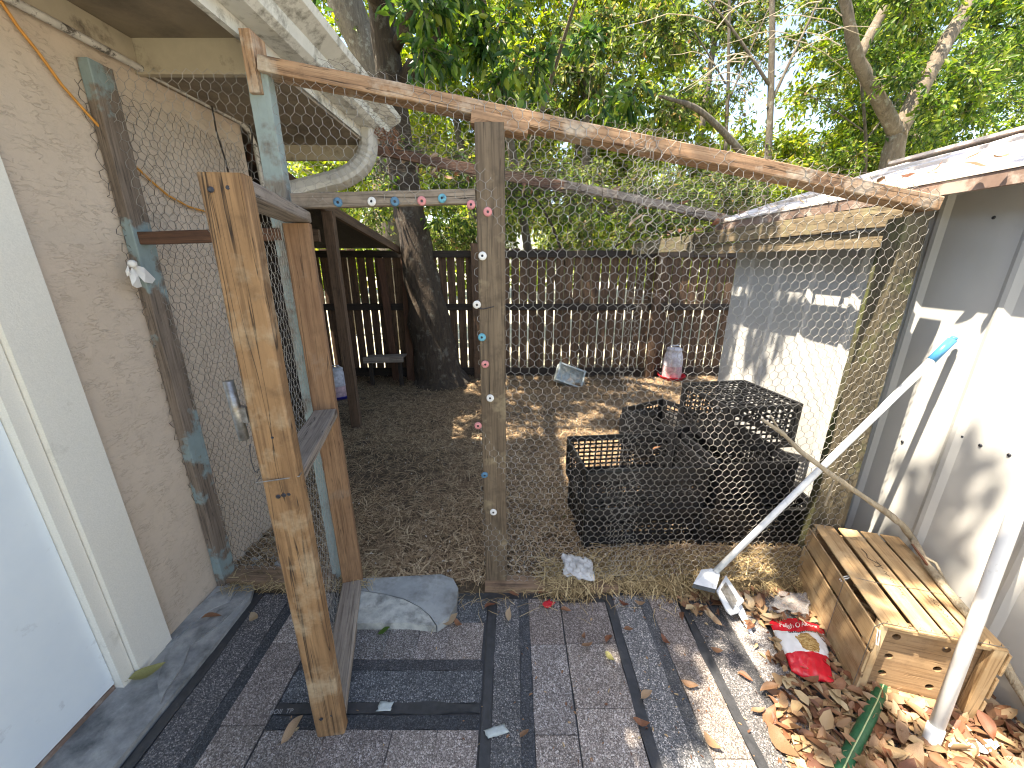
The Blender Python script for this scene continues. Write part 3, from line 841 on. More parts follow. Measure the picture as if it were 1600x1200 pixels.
# big tree standing in the run, its unseen upper crown shaped to dapple run and paving
b0 = G(690, 596)
t1 = [('trunk', [(b0.x, 4.80, -.05), (b0.x - .02, 4.80, .18), (b0.x - .10, 4.80, .8), (b0.x - .17, 4.82, 1.5), (-1.22, 4.85, 2.2), (-1.30, 4.9, 3.2), (-1.35, 4.9, 4.3), (-1.45, 5.0, 5.4), (-1.4, 5.1, 6.6)], [.42, .30, .25, .20, .165, .155, .13, .09, .03]),
      ('limb', [(-1.30, 4.9, 3.9), (-1.7, 3.6, 4.7), (-2.0, 2.0, 5.1), (-1.9, .3, 5.2)], [.09, .07, .05, .025]),  # limb added over the house to carry the shading clumps
      ('limb', [(-1.2, 4.9, 3.3), (-.4, 4.8, 4.2), (.8, 4.3, 5.0), (2.2, 3.6, 5.5)], [.08, .065, .05, .02]),
      ('limb', [(-1.25, 4.9, 3.6), (.2, 3.6, 4.8), (.9, 2.6, 5.2)], [.06, .045, .02])]
g_ = random.Random(5)
cl = []
cl += [(g_.uniform(-2.6, -1.1), g_.uniform(-1.4, 1.6), g_.uniform(4.7, 5.6), g_.uniform(.28, .5)) for _ in range(11)]
cl += [(g_.uniform(-2.15, -.95), g_.uniform(-.5, 1.1), g_.uniform(4.8, 5.5), g_.uniform(.25, .42)) for _ in range(7)]
cl += [(g_.uniform(-2.15, -.9), g_.uniform(-.6, 1.1), g_.uniform(4.2, 5.3), g_.uniform(.09, .18)) for _ in range(24)]     # clumps added out of view over the house, to shade the paving
cl += [(g_.uniform(-1.1, .3), g_.uniform(-1.3, 1.0), g_.uniform(4.8, 5.6), g_.uniform(.15, .26)) for _ in range(5)]
cl += [(g_.uniform(-2.0, 1.6), g_.uniform(2.0, 3.9), g_.uniform(4.4, 5.5), g_.uniform(.18, .36)) for _ in range(44)]
cl += [(g_.uniform(-1.2, 2.0), g_.uniform(3.9, 4.9), g_.uniform(4.4, 5.2), g_.uniform(.10, .18)) for _ in range(10)]
cl += [(g_.uniform(-3.0, -1.3), g_.uniform(3.2, 5.2), g_.uniform(3.5, 4.2), g_.uniform(.25, .4)) for _ in range(12)]
cl += [(g_.uniform(-3.2, .2), g_.uniform(2.6, 4.6), g_.uniform(4.6, 5.4), g_.uniform(.35, .5)) for _ in range(22)]     # clumps added above the run to shade it
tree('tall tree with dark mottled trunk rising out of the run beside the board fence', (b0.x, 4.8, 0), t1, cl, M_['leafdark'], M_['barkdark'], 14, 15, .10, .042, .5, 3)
# drooping large-leaved branches nearest the camera, upper middle
cl = pclumps(11, 650, 840, -80, 110, 3.6, 4.6, .20, .34, 12)
cl += pclumps(7, 700, 1000, 40, 180, 4.0, 4.8, .15, .26, 13)
tree('broad-leaved tree with drooping glossy dark leaves above the centre post', (.35, 5.6, 0),
     [('trunk', [(.35, 5.6, 0), (.25, 5.6, 1.6), (.0, 5.4, 2.8), (-.3, 4.9, 4.0), (-.5, 4.4, 5.2)], [.07, .06, .05, .04, .02]),
      ('limb', [(.1, 5.45, 2.5), (.4, 4.8, 3.3), (.6, 4.2, 3.8)], [.035, .025, .012]), ('limb', [atY(1030, 150, 4.6), atY(1085, 165, 4.7), atY(1120, 195, 4.9), atY(1160, 240, 5.3)], [.012, .028, .036, .042])],
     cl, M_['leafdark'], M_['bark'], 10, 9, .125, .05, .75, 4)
# left leaning tree behind the eave
tree('leaning rough-barked tree seen between the gutter and the tall trunk', (-1.8, 7.0, 0),
     [('trunk', [(-2.0, 7.2, 0), (-2.1, 7.1, 1.5), atY(590, 120, 6.9), atY(560, 55, 6.8), atY(528, -20, 6.7), atY(500, -120, 6.6)], [.26, .24, .22, .23, .22, .18])],
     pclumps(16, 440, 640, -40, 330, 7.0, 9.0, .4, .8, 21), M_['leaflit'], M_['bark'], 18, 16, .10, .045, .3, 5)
# forked pale tree behind the shed, right
f0 = atY(1392, 262, 6.4)
tree('pale forked tree with two heavy limbs rising behind the shed roof', (f0.x, 6.4, 0),
     [('trunk', [(f0.x - .05, 6.4, 0), (f0.x - .02, 6.4, 1.5), f0, atY(1402, 205, 6.4)], [.15, .13, .14, .12]),
      ('limb', [atY(1404, 215, 6.4), atY(1372, 150, 6.3), atY(1338, 95, 6.2), atY(1328, 40, 6.1), atY(1310, -50, 6.0)], [.10, .085, .075, .065, .05]),
      ('limb', [atY(1400, 215, 6.4), atY(1437, 140, 6.5), atY(1470, 80, 6.6), atY(1515, 5, 6.7), atY(1560, -90, 6.8)], [.115, .10, .09, .085, .07]),
      ('limb', [atY(1338, 95, 6.2), atY(1362, 50, 6.3), atY(1395, -10, 6.4)], [.07, .06, .05])],
     pclumps(60, 1290, 1680, -60, 290, 6.6, 9.0, .35, .62, 31, lambda a, b: not (a < 1330 and 30 < b < 160)) + pclumps(14, 1400, 1640, -40, 180, 5.2, 6.2, .25, .4, 32), M_['leaf'], M_['barkpale'], 18, 18, .085, .036, .3, 6)
# slim trees in the gap
for k, (xa, ya, xb, yb, Y, r) in enumerate([(1195, 330, 1207, -60, 6.8, .055), (1128, 330, 1140, -60, 7.4, .035), (1352, 300, 1345, 120, 7.2, .03)]):
    p = atY(xa, ya, Y); q = atY(xb, yb, Y)
    lab = ['slim grey tree trunk in the bright gap, second in from the forked tree', 'thin dark sapling left of the slim grey trunk', 'thin stem just left of the pale forked tree'][k]
    tree(lab, (p.x, Y, 0), [('trunk', [(p.x, Y, 0), p, p.lerp(q, .5) + Vector((.05, 0, 0)), q], [r * 1.2, r, r * .8, r * .6]),
         ('limb', [p.lerp(q, .45), p.lerp(q, .7) + Vector((.4, 0, 0)), p.lerp(q, 1.0) + Vector((.9, 0, 0))], [r * .5, r * .35, r * .2]),
         ('limb', [p.lerp(q, .55), p.lerp(q, .75) - Vector((.5, 0, 0)), p.lerp(q, .9) - Vector((1.0, 0, 0))], [r * .45, r * .3, r * .15])],
         pclumps(12, xa - 90, xa + 90, -60, 260, Y, Y + 1.2, .3, .5, 40 + k), M_['leafsmall'], M_['bark'], 9, 9, .075, .03, .3, 40 + k, name='sapling')
# belt of trees and shrubs beyond the fence
specs = [(-3.5, 8.5, 460, 640, 150, 380, 26, 'yellow-green shrub in full sun behind the left end of the fence', 'leaflit', 'shrub'),
         (-.6, 8.0, 600, 800, -40, 330, 44, 'bright yellow-green tree behind the tall trunk', 'leaflit', 'tree'),
         (1.2, 9.0, 760, 1060, -60, 350, 84, 'dense sunlit tree filling the view above the centre post', 'leaflit', 'tree'),
         (1.4, 7.6, 780, 1080, 30, 220, 26, 'olive small-leaved tree hanging over the middle of the top beam', 'leafsmall', 'tree'),
         (4.2, 8.2, 940, 1420, 215, 385, 120, 'low leafy shrub in the bright gap behind the sloping beam', 'leaflit', 'shrub'),
         (4.4, 10.5, 960, 1300, -80, 80, 30, 'thin high crown letting pale sky through, upper right of middle', 'leafsmall', 'tree'),
         (8.0, 10.5, 1290, 1700, -80, 260, 90, 'wide green tree filling the sky above the shed roof', 'leaf', 'tree'),
         (6.0, 9.0, 1230, 1480, 80, 300, 26, 'sunlit yellow-green bush behind the pale forked tree', 'leaflit', 'shrub')]
for k, (bx, Y, x0, x1, y0, y1, n, lab, m, nm) in enumerate(specs):
    cs = pclumps(n, x0, x1, y0, y1, Y - .8, Y + 1.2, .4, .8, 60 + k)
    mid = np.mean([c[:3] for c in cs], axis=0)
    tree(lab, (bx, Y, 0), [('trunk', [(bx, Y, 0), (bx + .05, Y, 1.2), (mid[0], Y, max(1.6, mid[2]))], [.14, .11, .05])], cs, M_[m], M_['bark'], 20, 17, .11, .05, .3, 60 + k, cat=nm, name=('tall_tree' if nm == 'tree' else 'shrub'))
# vine-like bush spilling over the fence top
cs = pclumps(110, 560, 1200, 262, 400, 5.25, 6.2, .16, .32, 91)
tree('tangled small-leaved bush spilling along the top of the board fence', (.8, 5.7, 0), [('stem', [(.8, 5.7, 0), (.7, 5.6, .9), (.5, 5.5, 1.7)], [.03, .025, .012]), ('stem', [(.9, 5.7, 0), (1.3, 5.6, 1.0), (1.7, 5.5, 1.8)], [.03, .025, .012])],
     cs, M_['leafsmall'], M_['bark'], 16, 12, .06, .028, .4, 91, cat='bush', name='bush')
cs = pclumps(46, 560, 1130, 205, 350, 4.6, 5.2, .10, .20, 92, lambda a, b: b > 205 + (a - 560) * .17)
tree('dark straggling vine hanging in the roof netting above the board fence', (.9, 5.3, 0), [('stem', [(.9, 5.3, 0), (.8, 5.2, 1.2), (.4, 5.0, 2.2), (-.4, 4.9, 2.7)], [.02, .018, .014, .006]), ('stem', [(.8, 5.2, 1.2), (1.5, 5.1, 1.9), (2.3, 5.0, 2.1)], [.015, .012, .005])],
     cs, M_['leaf'], M_['barkdark'], 11, 7, .07, .03, .6, 92, cat='vine', name='vine')
vt = MB(); g_ = random.Random(93)
for k in range(420):
    a_ = g_.uniform(575, 1150); p = atY(a_, 232 + (a_ - 575) * .19 + g_.gauss(12, 20), g_.uniform(2.9, 3.5)); d = Vector((g_.uniform(-1, 1), g_.uniform(-.4, .4), g_.uniform(-.5, .3))).normalized() * g_.uniform(.06, .22)
    vt.tube([p - d, p + Vector((0, 0, g_.uniform(-.03, .03))), p + d], g_.uniform(.0012, .003), 3, False)
tag(vt.build('dead_vines', M_['barkdark']), 'thin dead vines tangled in the netting along the rear beam', 'dead vines', kind='stuff')
# far wood
cs = []
g_ = random.Random(77)
for _ in range(300):
    Y = g_.uniform(16, 24); xx = g_.uniform(-1.3, 1.6) * Y; 
    gap = 0.42 < xx / Y < .78
    cs.append((xx, Y, g_.uniform(.3, 3.8 if gap else 8.5), g_.uniform(1.0, 1.7)))
lv, lf, tv, tf = sprays(cs, 34, 14, .26, .14, .2, 77)
fw = mk('far_woods', np_mesh('far_woods', lv, lf), M_['leaflit'])
tag(fw, 'sunlit mass of far foliage closing the view beyond the fence', 'woods', kind='stuff')
# bare twigs that hang pale in the sun, upper right
bt = thing('bare_twigs', 'tangle of bare pale dead twigs hanging in the bright gap between trees', 'dead branch', (3.2, 6.0, 0))
g_ = random.Random(14)
for k in range(26):
    a = atY(g_.uniform(1090, 1330), g_.uniform(-20, 150), g_.uniform(5.4, 6.4)); d = Vector((g_.choice((-1, 1)) * g_.uniform(.4, 1.3), g_.uniform(-.2, .2), g_.uniform(-.5, .25)))
    m = a + d * .5 + Vector((0, 0, g_.uniform(.02, .12)))
    MB().tube([a, a.lerp(m, .5) + Vector((0, 0, .03)), m, m.lerp(a + d, .5) + Vector((.02, 0, -.01)), a + d], [.007, .006, .005, .004, .002], 4, False).build('twig', M_['stick'], bt)

# ================================================================== WIRE RUN
run = thing('chicken_run', 'wooden run frame with a sloping top beam, covered in hexagonal chicken wire', 'chicken run', (.3, 1.5, 0))
def hexwire(fn, s0, s1, t0, t1, w=.036, e=.0165, d=.0125, rad=.00075, jit=.0011, seed=0, mask=None, drop=0.0):
    """hexagonal netting on the surface fn(s,t)->(n,3)"""
    g = np.random.default_rng(seed)
    nr = int((t1 - t0) / (e + d)); nc = int((s1 - s0) / (w / 2))
    r = np.arange(nr)[:, None]; k = np.arange(nc)[None, :]
    up = ((k + r) % 2)
    S = s0 + k * w / 2 + 0 * r; T = t0 + r * (e + d) + up * d
    ph = seed * 1.7
    S = S + jit * g.normal(size=S.shape) + .006 * np.sin(T * 7 + S * 3 + ph) + .004 * np.sin(T * 19 + ph * 2 + S * 11)
    T = T + jit * g.normal(size=T.shape) + .006 * np.sin(S * 8 + T * 2 + ph) + .0035 * np.sin(S * 23 + ph)
    Pt = fn(S.ravel(), T.ravel()).reshape(nr, nc, 3)
    idx = np.arange(nr * nc).reshape(nr, nc)
    E = [np.stack([idx[:, :-1].ravel(), idx[:, 1:].ravel()], 1)]
    um = (up[:-1] == 1)
    E.append(np.stack([idx[:-1][um], idx[1:][um]], 1))
    thick = np.concatenate([np.zeros(len(E[0])), np.ones(len(E[1]))])
    E = np.concatenate(E); P = Pt.reshape(-1, 3); SS = S.ravel(); TT = T.ravel()
    if mask is not None:
        ms = (SS[E[:, 0]] + SS[E[:, 1]]) / 2; mt = (TT[E[:, 0]] + TT[E[:, 1]]) / 2
        ok = mask(ms, mt); E = E[ok]; thick = thick[ok]
    if drop: 
        ok = g.random(len(E)) > drop; E = E[ok]; thick = thick[ok]
    A = P[E[:, 0]]; Bq = P[E[:, 1]]
    z = Bq - A; L = np.linalg.norm(z, axis=1, keepdims=True) + 1e-9; z = z / L
    ref = np.where(np.abs(z[:, 2:3]) > .8, np.array([[1., 0, 0]]), np.array([[0, 0, 1.]]))
    x = np.cross(z, ref); x /= np.linalg.norm(x, axis=1, keepdims=True) + 1e-9; y = np.cross(z, x)
    r_ = (rad * (1 + .35 * thick))[:, None]
    c = [(1, 0), (-.5, .866), (-.5, -.866)]
    V = np.stack([A + x * a * r_ + y * b * r_ for a, b in c] + [Bq + x * a * r_ + y * b * r_ for a, b in c], 1).reshape(-1, 3)
    b = np.arange(len(E))[:, None] * 6
    F = np.concatenate([b + np.array([[0, 1, 4, 3]]), b + np.array([[1, 2, 5, 4]]), b + np.array([[2, 0, 3, 5]])], 0)
    return V, F
def wire(name, parent, fn, s0, s1, t0, t1, mat=None, **kw):
    V, F = hexwire(fn, s0, s1, t0, t1, **kw)
    o = local_np(name, V, F, mat or M_['wire'], parent)
    o['kind'] = 'stuff'
    return o
YR = 1.49
def beam_z(x): return 2.105 - (x + .80) * (2.105 - 1.70) / 2.30     # middle line of the sloping beam
# top beam (2x4 on edge, sloping to the right)
board('top_beam', (-.815, YR + .035, 2.112), (1.515, YR + .035, 1.700), .046, .088, (0, 0, 1), M_['beam'], run, warp=.004)
board('end_block', (-.842, YR + .035, 2.03), (-.842, YR + .035, 2.20), .038, .085, (1, 0, 0), M_['beam'], run)
board('centre_cap', (-.135, YR + .028, 1.963), (.055, YR + .028, 1.928), .040, .086, (0, 0, 1), M_['beam'], run)
# hinge post (blue paint) and centre post
board('hinge_post', (-.842, YR + .035, 0), (-.838, YR + .035, 2.095), .072, .04, (1, 0, 0), M_['blue'], run)
board('centre_post', (-.075, YR + .006, 0), (-.075, YR + .006, 1.945), .102, .04, (1, 0, 0), M_['cpost'], run, warp=.003)
board('gate_header', (-.775, YR + .01, 1.705), (-.128, YR + .01, 1.722), .05, .035, (0, 0, 1), M_['header'], run, warp=.004)
board('wall_brace', (-1.385, YR + .03, 1.585), (-.845, YR + .03, 1.60), .045, .035, (0, 0, 1), M_['brown'], run)
board('wall_board', (XW + .021, 1.497, .0), (XW + .021, 1.540, 2.13), .04, .086, (1, 0, 0), M_['bluewall'], run, warp=.002)
board('sill', (-1.37, 1.52, .03), (-.86, 1.50, .028), .10, .05, (0, 1, 0), M_['sill'], run, warp=.008, rough=.006)
board('sill', (-.13, 1.478, .022), (.50, 1.472, .020), .075, .04, (0, 1, 0), M_['sill'], run, warp=.004, rough=.003)
# right-hand post pair
board('corner_post', (1.50, 1.535, 0), (1.475, 1.545, 1.66), .09, .085, (1, 0, 0), M_['moss'], run, warp=.006, rough=.004)
board('corner_post', (1.575, 1.67, 0), (1.572, 1.67, 1.60), .085, .09, (1, 0, 0), M_['mossgreen'], run, warp=.006, rough=.004)
# side plate along the shed
board('side_plate', (1.50, 1.585, 1.675), (1.485, 3.3, 1.675), .09, .04, (0, 0, 1), M_['mossplank'], run, warp=.006, rough=.004)
board('side_plate', (1.515, 1.60, 1.592), (1.50, 3.3, 1.592), .07, .035, (0, 0, 1), M_['mossplank'], run, warp=.006, rough=.004)
board('side_plate', (1.485, 3.31, 1.655), (1.47, 4.93, 1.655), .13, .04, (0, 0, 1), M_['moss'], run, warp=.006, rough=.004)
board('rear_beam', atY(575, 232, 3.0), atY(880, 292, 3.0), .065, .045, (0, 0, 1), M_['brown'], run, warp=.01, rough=.005)
board('rear_beam', atY(870, 286, 3.04), atY(1150, 345, 3.04), .055, .045, (0, 0, 1), M_['gate_grey'], run, warp=.008, rough=.004)
# hinge plates
hp = MB().box((-.822, YR + .0115, 1.375), (.034, .004, .092)).build('hinge', M_['steel'], run)
sc = MB()
for dz in (-.03, 0, .03): sc.lathe([(0, .003), (.004, .003), (.0055, 0)], 8, (-.822 + dz * .1, YR + .0085, 1.375 + dz), Matrix.Rotation(R(90), 3, 'X'))
sc.build('hinge_screws', M_['screw'], hp)

# plastic washers under the screws
def washer(x, z, y, mat, lab):
    p = Vector((x, y, z)); m = MB()
    a = rnd.uniform(-.2, .2)
    Mx = Matrix.Rotation(R(90) + a, 3, 'X') @ Matrix.Rotation(a, 3, 'Y')
    m.lathe([(.0045, .005), (.006, .0065), (.0125, .0055), (.0155, .002), (.0155, 0)], 16, p, Mx)
    o = m.build('washer', M_[mat], run, smooth=False); o['label'] = lab
    s = MB().lathe([(0, .0035), (.0046, .0035), (.0046, 0)], 10, p, Mx).build('screw', M_['screw'], o)
for a, b, m, l in [(528, 316, 'wblue', 'dull blue plastic washer'), (581, 315, 'wwhite', 'white plastic washer'), (617, 315, 'wblue', 'dull blue plastic washer'), (659, 314, 'wpink', 'pink plastic washer'), (691, 310, 'wlblue', 'light blue plastic washer')]:
    p = atY(a, b, YR - .010); washer(p.x, p.z, YR - .010, m, l)
for a, b, m, l in [(736, 320, 'wpink', 'pink plastic washer'), (762, 331, 'wpink', 'pink plastic washer'), (754, 400, 'wwhite', 'white plastic washer'), (745, 476, 'wwhite', 'white plastic washer'), (753, 527, 'wlblue', 'light blue plastic washer'),
                   (758, 569, 'wpink', 'pink plastic washer'), (766, 622, 'wwhite', 'white plastic washer'), (747, 665, 'wpink', 'pink plastic washer'), (757, 742, 'wblue', 'dull blue plastic washer'), (771, 800, 'wwhite', 'white plastic washer')]:
    p = atY(a, b, YR - .0155); washer(p.x, p.z, YR - .0155, m, l)
MB().tube([atY(742, 480, YR - .018), atY(755, 483, YR - .018), atY(772, 479, YR - .018)], .0016, 5).build('nail', M_['screw'], run)

# netting
def front(bulge, y0, seed):
    def f(S, T):
        y = y0 - bulge * (.5 + .5 * np.sin(S * 5.1 + seed) * np.sin(T * 3.7 + seed * .7)) - .003 * np.sin(S * 21 + T * 13)
        return np.stack([S, y, T], 1)
    return f
def top_at(S): return 2.155 - (S + .80) * (2.155 - 1.742) / 2.30
wire('wire_mesh', run, front(.008, YR - .006, 1), -.13, 1.53, .03, 2.14, w=.0365, rad=.00088, seed=1, mask=lambda s, t: (t < top_at(s)))
wire('wire_mesh', run, front(.010, YR - .012, 3), .36, .66, .03, 1.98, seed=2, mask=lambda s, t: (t < top_at(s)) & (s > .43 + .03 * np.sin(t * 9)) & (s < .53 + .04 * np.sin(t * 4)), drop=.12, jit=.004)
wire('wire_mesh', run, front(.006, YR - .004, 5), -.79, -.12, 1.70, 2.14, seed=3, mask=lambda s, t: (t < top_at(s)))
wire('wire_mesh', run, front(.010, YR + .05, 6), -1.37, -.76, .04, 2.14, seed=4)
wire('wire_mesh', run, lambda S, T: np.stack([XW + .012 + 0 * S + .006 * np.sin(S * 9 + T * 5), S, T], 1), 1.46, 2.29, .06, 2.10, mat=M_['wiredark'], seed=5, jit=.004, rad=.0009)
# roof netting, sagging between the front and rear beams
def roofnet(seed, sag):
    def f(S, T):
        u = (T - 1.5) / 1.5
        z0 = 2.15 - (S + .8) * .18; z1 = 2.19 - (S + .95) * .165
        z = z0 * (1 - u) + z1 * u - sag * 4 * u * (1 - u) * (1 + .35 * np.sin(S * 4 + seed)) + .006 * np.sin(S * 11 + T * 5)
        return np.stack([S, T, z], 1)
    return f
wire('wire_mesh', run, roofnet(1, .03), -.62, 1.50, 1.47, 3.02, seed=6, w=.05, e=.03, d=.02, jit=.003, rad=.0006, mat=M_['wiredark'])
# loose bent strands of wire
ws_ = MB()
g_ = random.Random(3)
for k in range(14):
    x = g_.choice([g_.uniform(-.1, 1.45), g_.uniform(.35, .7)]); z = g_.uniform(1.3, beam_z(x) - .03)
    pts = [Vector((x, YR - .012, z))]
    for j in range(5): pts.append(pts[-1] + Vector((g_.uniform(-.02, .02), g_.uniform(-.012, .01), g_.uniform(-.045, .02))))
    ws_.tube(pts, .0009, 3, False)
ws_.build('loose_strands', M_['wire'], run)['kind'] = 'stuff'

# ================================================================== GATE
gH = Vector((-.768, 1.490, 0)); gF = Vector((-.600, .878, 0))
gd = (gF - gH).normalized(); gp = Vector((-gd.y, gd.x, 0))     # gp points right (+x)
if gp.x < 0: gp = -gp
gate = thing('wire_gate', 'open weathered pine gate standing ajar towards the camera, netted with chicken wire', 'gate', gH)
def gpt(s, h, o=0): return gH + gd * s + gp * o + Vector((0, 0, h))
GL = (gF - gH).length
for nm, s, mt, lab, h0, h1 in [('stile', GL, 'gate', 'thick honey-coloured stile nearest the camera, with a long crack', .012, 1.672), ('stile', .02, 'gate2', 'orange-brown hinge stile', .03, 1.632)]:
    o = board(nm, gpt(s, h0), gpt(s, h1, .012 if mt == 'gate' else 0), .090, .042, (Matrix.Rotation(R(-9), 3, 'Z') @ gp) if mt == 'gate' else gp, M_[mt], gate, lab, bev=.005, rough=.002, warp=.003)
top = board('top_rail', gpt(.0, 1.655), gpt(GL - .022, 1.655), .09, .038, gp, M_['gate_grey'], gate, bev=.004)
mid = board('middle_rail', gpt(.042, .915), gpt(GL - .022, .945), .088, .036, gp, M_['gate_grey'], gate, bev=.004)
bot = board('bottom_rail', gpt(.042, .045), gpt(GL - .022, .048), .088, .036, gp, M_['gate_grey'], gate, bev=.004)
def gw(S, T): 
    P = np.array(gH)[None] + np.array(gd)[None] * S[:, None] + np.array(gp)[None] * (-.047 - .006 * np.sin(S * 9 + T * 6))[:, None]
    P[:, 2] = T; return P
wire('wire_mesh', gate, gw, .0, GL, .03, 1.66, seed=9, jit=.003, mat=M_['wire'])
# screws and wrapped wire on the near stile
near = gd * .0215
bs = MB()
Mg = Matrix((( gp.x, 0, gd.x), (gp.y, 0, gd.y), (0, 1, 0)))
for o_, h in [(-.012, 1.640), (.020, 1.645), (-.008, .925), (.018, .928), (.006, 1.09), (-.02, .10), (.012, .105), (.005, .927)]:
    r_ = .006 if h not in (1.09,) else .0035
    bs.lathe([(0, .0015), (r_ * .6, .0018), (r_, 0)], 10, gpt(GL, h, o_) + near, Mg)
bs.build('screw', M_['screw'], gate)
wv = []
for o_, s in [(-.050, -.022), (-.049, .0225), (0, .0235), (.049, .0225), (.050, -.022), (0, -.024), (-.050, -.022)]:
    wv.append(gpt(GL, .975 + .006 * math.sin(o_ * 60), o_) + gd * s)
MB().tube(wv, .0017, 6).build('binding_wire', M_['steel'], gate)
# latch bar and hook on the far side of the stile
lb = MB().tube([gpt(GL, 1.235, -.068) - gd * .0, gpt(GL, 1.085, -.062) - gd * .0], .0115, 12).build('latch_bar', M_['steel'], gate, smooth=True)
MB().box2(gpt(GL, 1.13, -.065) - Vector((.004, .004, 0)), gpt(GL, 1.17, -.045) + Vector((.006, .006, 0))).build('latch_bracket', M_['steel'], gate)
MB().tube([gpt(GL, 1.07, -.052), gpt(GL, 1.05, -.056), gpt(GL, 1.02, -.058), gpt(GL, .995, -.056), gpt(GL, .99, -.05), gpt(GL, 1.0, -.046)], .0014, 5).build('hook', M_['screw'], gate)

# ================================================================== COOP SHELTER (left, behind the house)
coop = thing('coop_shelter', 'dark lean-to shelter behind the house wall with a leaning front post', 'shelter', (-1.9, 3.5, 0))
board('post', (-1.46, 3.33, 0), atY(512, 330, 3.28), .085, .06, (1, 0, 0), M_['coop'], coop, warp=.004)
MB().box2((-2.9, 2.34, 0), (-1.47, 2.37, 2.12)).build('side_panel', M_['brown'], coop)
MB().box2((-2.62, 2.4, 0), (-2.59, 4.95, 1.9)).build('side_panel', M_['kick'], coop)
board('rafter', atY(500, 318, 3.2), atY(625, 392, 4.9), .08, .04, (0, 0, 1), M_['coop'], coop)
board('front_rail', (-2.5, 3.2, 1.72), (-1.50, 3.2, 1.70), .09, .035, (0, 0, 1), M_['coop'], coop)
for k in range(5):
    x0 = -2.62 + k * .225
    MB().add([(x0, 2.4, 2.13), (x0 + .22, 2.4, 2.13), (x0 + .22, 5.0, 1.68), (x0, 5.0, 1.68), (x0, 2.4, 2.115), (x0 + .22, 2.4, 2.115), (x0 + .22, 5.0, 1.665), (x0, 5.0, 1.665)],
             [(0, 1, 2, 3), (7, 6, 5, 4), (0, 4, 5, 1), (1, 5, 6, 2), (2, 6, 7, 3), (3, 7, 4, 0)]).build('roof_board', M_['kick'], coop)
board('rafter', (-1.47, 2.45, 2.09), (-1.47, 3.2, 1.93), .09, .04, (0, 0, 1), M_['brown'], coop)
board('upright', (-1.52, 4.85, 0), (-1.58, 4.85, 1.55), .09, .04, (1, 0, 0), M_['brown'], coop)
board('leaning_board', G(668, 596) + Vector((-.2, -.05, 0)), atY(632, 400, 4.9), .10, .025, (1, 0, 0), M_['brown'], coop)
pb = thing('perch_box', 'low grey plank set on short legs in the dark left corner of the run', 'bench', G(600, 606))
a = atY(568, 563, 4.55); b = atY(630, 561, 4.55)
board('plank', a, b, .075, .03, (0, 0, 1), M_['gate_grey'], pb)
board('plank', a + Vector((.02, .09, .02)), b + Vector((0, .09, .02)), .16, .02, (0, 1, 0), M_['gate_grey'], pb)
for p in (a + Vector((.06, .05, 0)), b + Vector((-.06, .05, 0))): board('leg', (p.x, p.y, 0), (p.x, p.y, a.z), .05, .03, (1, 0, 0), M_['kick'], pb)

# ================================================================== WATERERS, TUB, TYRE, MILK CRATES
def waterer(name, label, base, s, basemat):
    t = thing(name, label, 'waterer', base)
    c = Vector(base)
    MB().lathe([(0, .008), (.105 * s, .008), (.125 * s, .012), (.145 * s, .045 * s), (.152 * s, .048 * s), (.150 * s, .054 * s), (.138 * s, .050 * s), (.122 * s, .022 * s), (0, .02 * s)], 28, c).build('tray', basemat, t, smooth=True)
    MB().lathe([(.100 * s, .024 * s), (.104 * s, .06 * s), (.103 * s, .13 * s), (.100 * s, .16 * s)], 28, c).build('water_band', M_['jarpink'], t, smooth=True)
    MB().lathe([(.101 * s, .161 * s), (.102 * s, .20 * s), (.096 * s, .27 * s), (.082 * s, .31 * s), (.078 * s, .33 * s), (.081 * s, .335 * s), (.078 * s, .355 * s), (.04 * s, .36 * s), (0, .36 * s)], 28, c).build('jar', M_['jar'], t, smooth=True)
    MB().tube([c + Vector((-.06 * s, 0, .35 * s)), c + Vector((-.045 * s, 0, .385 * s)), c + Vector((.045 * s, 0, .385 * s)), c + Vector((.06 * s, 0, .35 * s))], .006 * s, 6).build('handle', M_['jar'], t, smooth=True)
    return t
w1 = G(1048, 592, .02)
waterer('poultry_waterer', 'milky poultry waterer with a bright red tray by the back fence', (w1.x, w1.y, .02), 1.18, M_['red'])
w2 = G(530, 622, .02)
waterer('poultry_waterer', 'white poultry waterer with a deep blue tray beside the shelter post', (w2.x, w2.y, .02), 1.0, M_['navy'])
tb = thing('plastic_tub', 'frosted square plastic tub tipped on its side on the run floor', 'tub', G(888, 606))
c = Vector(G(888, 606)) + Vector((0, .1, .11)); Mt = Matrix.Rotation(R(28), 3, 'Y') @ Matrix.Rotation(R(58), 3, 'X') @ Matrix.Rotation(R(8), 3, 'Z')
m = MB()
W2, D2, H2, T2 = .17, .11, .11, .006
for (cc, dd) in [((0, 0, 0), (2 * W2, 2 * D2, T2)), ((0, D2, H2 / 2), (2 * W2, T2, H2)), ((0, -D2, H2 / 2), (2 * W2, T2, H2)), ((W2, 0, H2 / 2), (T2, 2 * D2, H2)), ((-W2, 0, H2 / 2), (T2, 2 * D2, H2))]:
    m.box(c + Mt @ Vector(cc), dd, Mt)
m.build('tub_body', M_['tub'], tb)
m = MB()
for (cc, dd) in [((0, D2, H2), (2 * W2 + .03, .02, .008)), ((0, -D2, H2), (2 * W2 + .03, .02, .008)), ((W2, 0, H2), (.02, 2 * D2 + .02, .008)), ((-W2, 0, H2), (.02, 2 * D2 + .02, .008))]:
    m.box(c + Mt @ Vector(cc), dd, Mt)
m.build('rim', M_['tub'], tb)
ty = thing('old_tyre', 'old black car tyre lying flat behind the stacked black crates', 'tyre', (1.28, 3.12, 0))
pr = [(.30 - .085 * (1 - math.cos(a_)) * .9 if False else .235 + .085 * math.cos(a_), .095 + .095 * math.sin(a_)) for a_ in [2 * math.pi * k / 20 for k in range(21)]]
